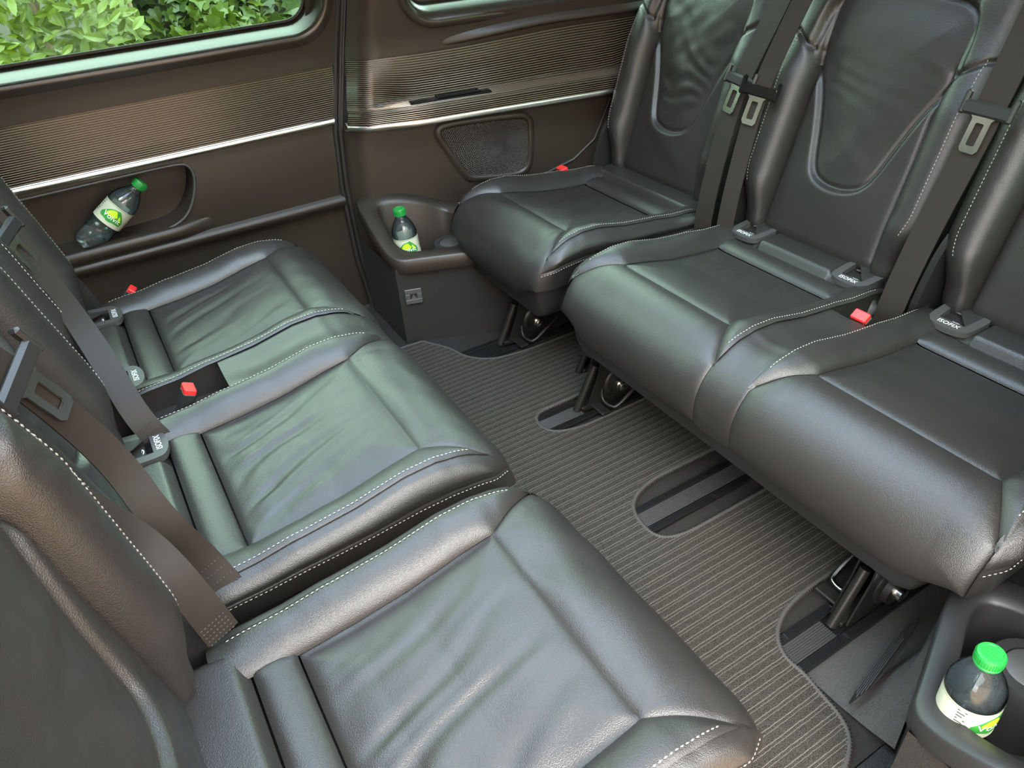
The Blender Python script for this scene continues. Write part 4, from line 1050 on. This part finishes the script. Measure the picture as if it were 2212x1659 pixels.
# ================================================================== BOTTLES
def bottle(label, loc, M3, kind=.93):
    root = empty('water_bottle', loc); root.scale = (kind,)*3; tag(root, label, 'bottle', 'small water bottles'); root.rotation_euler = Matrix(M3).to_euler()
    R0 = .0335
    prof = [(.004, .004), (.022, .0), (.029, .003), (.0315, .010), (.032, .03), (.0300, .036), (.0318, .042), (.0318, .056), (.0298, .062), (.0322, .068), (.0325, .078)]
    lab0, lab1 = .078, .128
    prof += [(R0-.0008, lab0+.001), (R0-.0008, lab1), (R0-.0004, .134), (.0330, .140), (.0305, .150), (.0255, .162), (.0185, .173), (.0135, .180), (.0125, .186), (.0125, .195)]
    pr = chaikin(np.array(prof), 1, False)
    body = MB().lathe([tuple(p) for p in pr], 40).build('bottle_body', PET, root, auto=60)
    wp = [(max(.001, r*.93), .002+z*.985) for r, z in pr if z < .166]; wp.append((.001, wp[-1][1]))
    MB().lathe(wp, 40).build('bottled_water', WATER, root, auto=60)
    cap = [(.001, .186), (.0158, .186), (.0160, .1885), (.0152, .1892), (.0160, .190), (.0160, .2015), (.0150, .2035), (.012, .2040), (.0115, .2033), (.001, .2033)]
    cp = MB().lathe(cap, 48).build('bottle_cap', CAPG, root, auto=40)
    rg = MB()
    for k in range(36):
        a = 2*math.pi*k/36; c, s = math.cos(a), math.sin(a); rg.box((.0162*c, .0162*s, .1957), (.0008, .0012, .010), ((c, -s, 0), (s, c, 0), (0, 0, 1)))
    rg.build('cap_knurling', CAPG, cp, smooth=False)
    mb = MB()
    for q in range(3): mb.box((-.005+q*.005, 0, .2036), (.0022, .010-(q-1)**2*.002, .0008))
    mb.build('cap_embossing', CAPG, cp, smooth=False)
    a = np.linspace(-math.pi, math.pi, 49); zz = np.linspace(lab0, lab1, 4)
    P = np.array([[(R0*math.sin(t), -R0*math.cos(t), z) for t in a] for z in zz]); P2 = P.copy(); P2[..., :2] *= .985
    mb = MB().grid(P); mb.grid(P2, flip=True); lb = mb.build('bottle_label', LABELW, root)
    def wrap(V, r): V = np.array(V); return np.stack([r*np.sin(V[:, 0]/R0), -r*np.cos(V[:, 0]/R0), (lab0+lab1)/2+V[:, 1]], 1)
    def patch(name, pts, m, r, n=14):
        pts = np.array(pts); c = pts.mean(0); rows = [c+(pts-c)*k for k in np.linspace(.02, 1, n)]
        G = wrap(np.concatenate(rows), r).reshape(n, len(pts), 3); MB().grid(G, cv=True, flip=True).build(name, m, lb)
    hill = chaikin([(-.026, -.014), (-.030, -.004), (-.024, .002), (-.016, .010), (-.008, .016), (.0, .017), (.006, .020), (.012, .014), (.020, .004), (.027, -.004), (.025, -.016), (.010, -.013), (-.004, -.018), (-.016, -.013)], 2)
    patch('green_hill_print', hill, GREEN1, R0+.0002)
    patch('lime_hill_print', chaikin([(-.020, -.001), (-.010, .013), (.002, .0155), (.004, .009), (.010, .003), (.004, -.002), (-.008, -.004)], 2), GREEN2, R0+.0004)
    patch('leaf_print', chaikin([(.010, .010), (.016, .004), (.020, -.004), (.016, -.006), (.011, .0)], 2), GREEN2, R0+.0004, 6)
    tv, tf = text_mesh('Volvic', .0175); tv[:, 1] = tv[:, 1]*.95-.004+tv[:, 0]*-.05; tv[:, 0] *= 1.0
    MB().add(wrap(tv, R0+.0007), tf).build('brand_lettering', WHITE, lb, smooth=False)
    for s in (0, 1):
        mb = MB()
        for q in range(6):
            zq = .018-q*.0055; w_ = .011-(q % 3)*.002
            for j in range(1):
                x0 = (-.047 if s == 0 else .036); pts = [(x0, zq), (x0+w_, zq), (x0+w_, zq+.0022), (x0, zq+.0022)]
                mb.add(wrap(pts, R0+.0003), [(0, 1, 2, 3)])
        mb.build('small_print', GREYP, lb, smooth=False)
    mb = MB(); z0 = .0225
    mb.grid(np.array([[(r_*math.sin(t), -r_*math.cos(t), (lab0+lab1)/2+z) for t in a] for z, r_ in ((z0, R0+.0003), (z0+.0007, R0+.0003))])); mb.build('label_line', GREEN1, lb)
    return root
def rotz(a): return np.array(((math.cos(a), -math.sin(a), 0), (math.sin(a), math.cos(a), 0), (0, 0, 1)))
def frame(zax, front):
    z = np.array(zax, float); z /= np.linalg.norm(z); f = np.array(front, float); f -= z*(f@z); f /= np.linalg.norm(f); y = -f; x = np.cross(y, z); return np.stack([x, y, z], 1)
bottle('water bottle with green cap standing in the far cup tray', (.622, 1.605, .128), frame((-.06, .03, 1), (-.30, -1, 0)))
bottle('water bottle with green cap lying tilted in the door pocket', (-.060, 1.780, .356), frame((.80, -.04, .56), (.08, -1, .25)))
bottle('water bottle with green cap in the near cup tray, right foreground', (.600, .143, .158), frame((-.03, .02, 1), (-.10, -1, 0)), .85)

# ================================================================== OUTSIDE
g = tag(MB().box((0, 6, -.62), (30, 12, .05)).build('ground', EARTH, smooth=False), None, None, None, 'structure')
g2 = tag(MB().box((0, -8, -.62), (30, 16, .05)).build('pavement', ASPH, smooth=False), None, None, None, 'structure')
def leaf_shape(kind):
    if kind == 0: pts = [(0, 0), (.16, .25), (.20, .5), (.13, .8), (0, 1), (-.13, .8), (-.20, .5), (-.16, .25)]
    elif kind == 1: pts = [(0, 0), (.20, -.10), (.42, .02), (.34, .22), (.52, .48), (.26, .52), (.12, .72), (0, 1), (-.12, .72), (-.26, .52), (-.52, .48), (-.34, .22), (-.42, .02), (-.20, -.10)]
    else: pts = [(0, 0), (.10, .2), (.14, .5), (.09, .8), (0, 1), (-.09, .8), (-.14, .5), (-.10, .2)]
    V = [(x, y-.4, .10*abs(x)*2-.18*(y-.4)**2) for x, y in pts]+[(0, .05, 0)]; n = len(pts)
    return np.array(V), [(i, (i+1) % n, n) for i in range(n)]
def shrub(name, label, x0, x1, yf, z0, z1, kind, m, size, n, parts, stems, bumps):
    r = np.random.default_rng(int(x0*100)+500+kind*31)
    root = empty(name, ((x0+x1)/2, yf+.3, -.6)); tag(root, label, 'shrub')
    off = np.array(root.location)
    V0, F0 = leaf_shape(kind); lm = mesh('leaf', V0*size, F0, m, False)
    allv, allf = [], []; cand = []
    for i in range(n):
        x, z = r.uniform(x0, x1), r.uniform(z0, z1)
        y = yf+.16*noise2(np.array([x*5.]), np.array([z*6.]), bumps, 5)[0]*.5+abs(r.normal(0, .09))+(r.uniform(.15, .5) if r.random() < .45 else 0)
        sc = size*r.uniform(.6, 1.3)
        nrm = np.array((r.normal(0, .5), -1, r.normal(.45, .5))); nrm /= np.linalg.norm(nrm)
        up = np.array((r.normal(0, .8), r.normal(-.2, .3), r.normal(-.3 if kind == 1 else .5, .7))); up -= nrm*(up@nrm); up /= np.linalg.norm(up)+1e-9
        sx = np.cross(up, nrm); Rm = np.stack([sx, up, nrm], 1); cand.append((np.array((x, y, z)), Rm, sc))
    # nearest, in-view leaves become parts
    vis = sorted(range(n), key=lambda i: (0 if (.42 < cand[i][0][2] < .95 and -.4 < cand[i][0][0] < 1.5) else 5)+cand[i][0][1])
    sel = set(vis[:parts])
    for i, (c, Rm, sc) in enumerate(cand):
        if i in sel:
            o = link('leaf', lm, root); o.matrix_local = Matrix.Translation(Vector(c-off)) @ Matrix(Rm).to_4x4() @ Matrix.Scale(sc/size, 4)
        else:
            k = len(allv); allv += [tuple(v) for v in (V0*sc) @ Rm.T+c-off]; allf += [tuple(j+k for j in f) for f in F0]
    fo = link('foliage', mesh('foliage', allv, allf, m, False), root); fo['kind'] = 'stuff'
    for k in range(stems):
        a = r.uniform(x0, x1); b = a+r.uniform(-.25, .25)
        p = chaikin([(a-off[0], r.uniform(.0, .2), 0), ((a+b)/2-off[0]+r.normal(0, .04), r.uniform(-.15, .1), .75), (b-off[0], r.uniform(-.25, .05), 1.25), (b-off[0]+r.normal(0, .1), 0, z1+.6)], 2, False)
        MB().tube(p, np.linspace(.018, .007, len(p)), 7).build('stem', BARK, root)
    return root
shrub('privet_bush', 'light green small-leaved bush outside the door window, left', -1.3, .30, 2.75, -.3, 1.15, 0, LEAF_A, .056, 10000, 150, 9, 3)
shrub('ivy_bush', 'ivy with pointed lobed leaves outside the middle of the window',   .28, .92, 3.0, -.3, 1.2, 1, LEAF_B, .062, 7000, 150, 6, 5)
shrub('laurel_bush', 'pale green narrow-leaved bush outside the window, right', .92, 2.6, 2.95, -.3, 1.15, 2, LEAF_C, .080, 8000, 120, 6, 8)
mb = MB().box((.5, 4.1, .2), (9, .08, 1.6)); fw = tag(mb.build('garden_wall', mat('darkened_render', (.07, .065, .05), .9, var=(5, .2))), 'dark rendered garden wall behind the shrubs', 'wall');  # render coloured dark so the gaps between leaves read dark
# unseen sandstone house front, added to warm the light through the open doorway
hs = MB().box((0, -6.2, 1.2), (26, .3, 3.6)).build('added_house_front', mat('warm_sandstone', (.52, .39, .26), .9, var=(3, .25), bump=('noise', 30, .4, .02)), smooth=False)
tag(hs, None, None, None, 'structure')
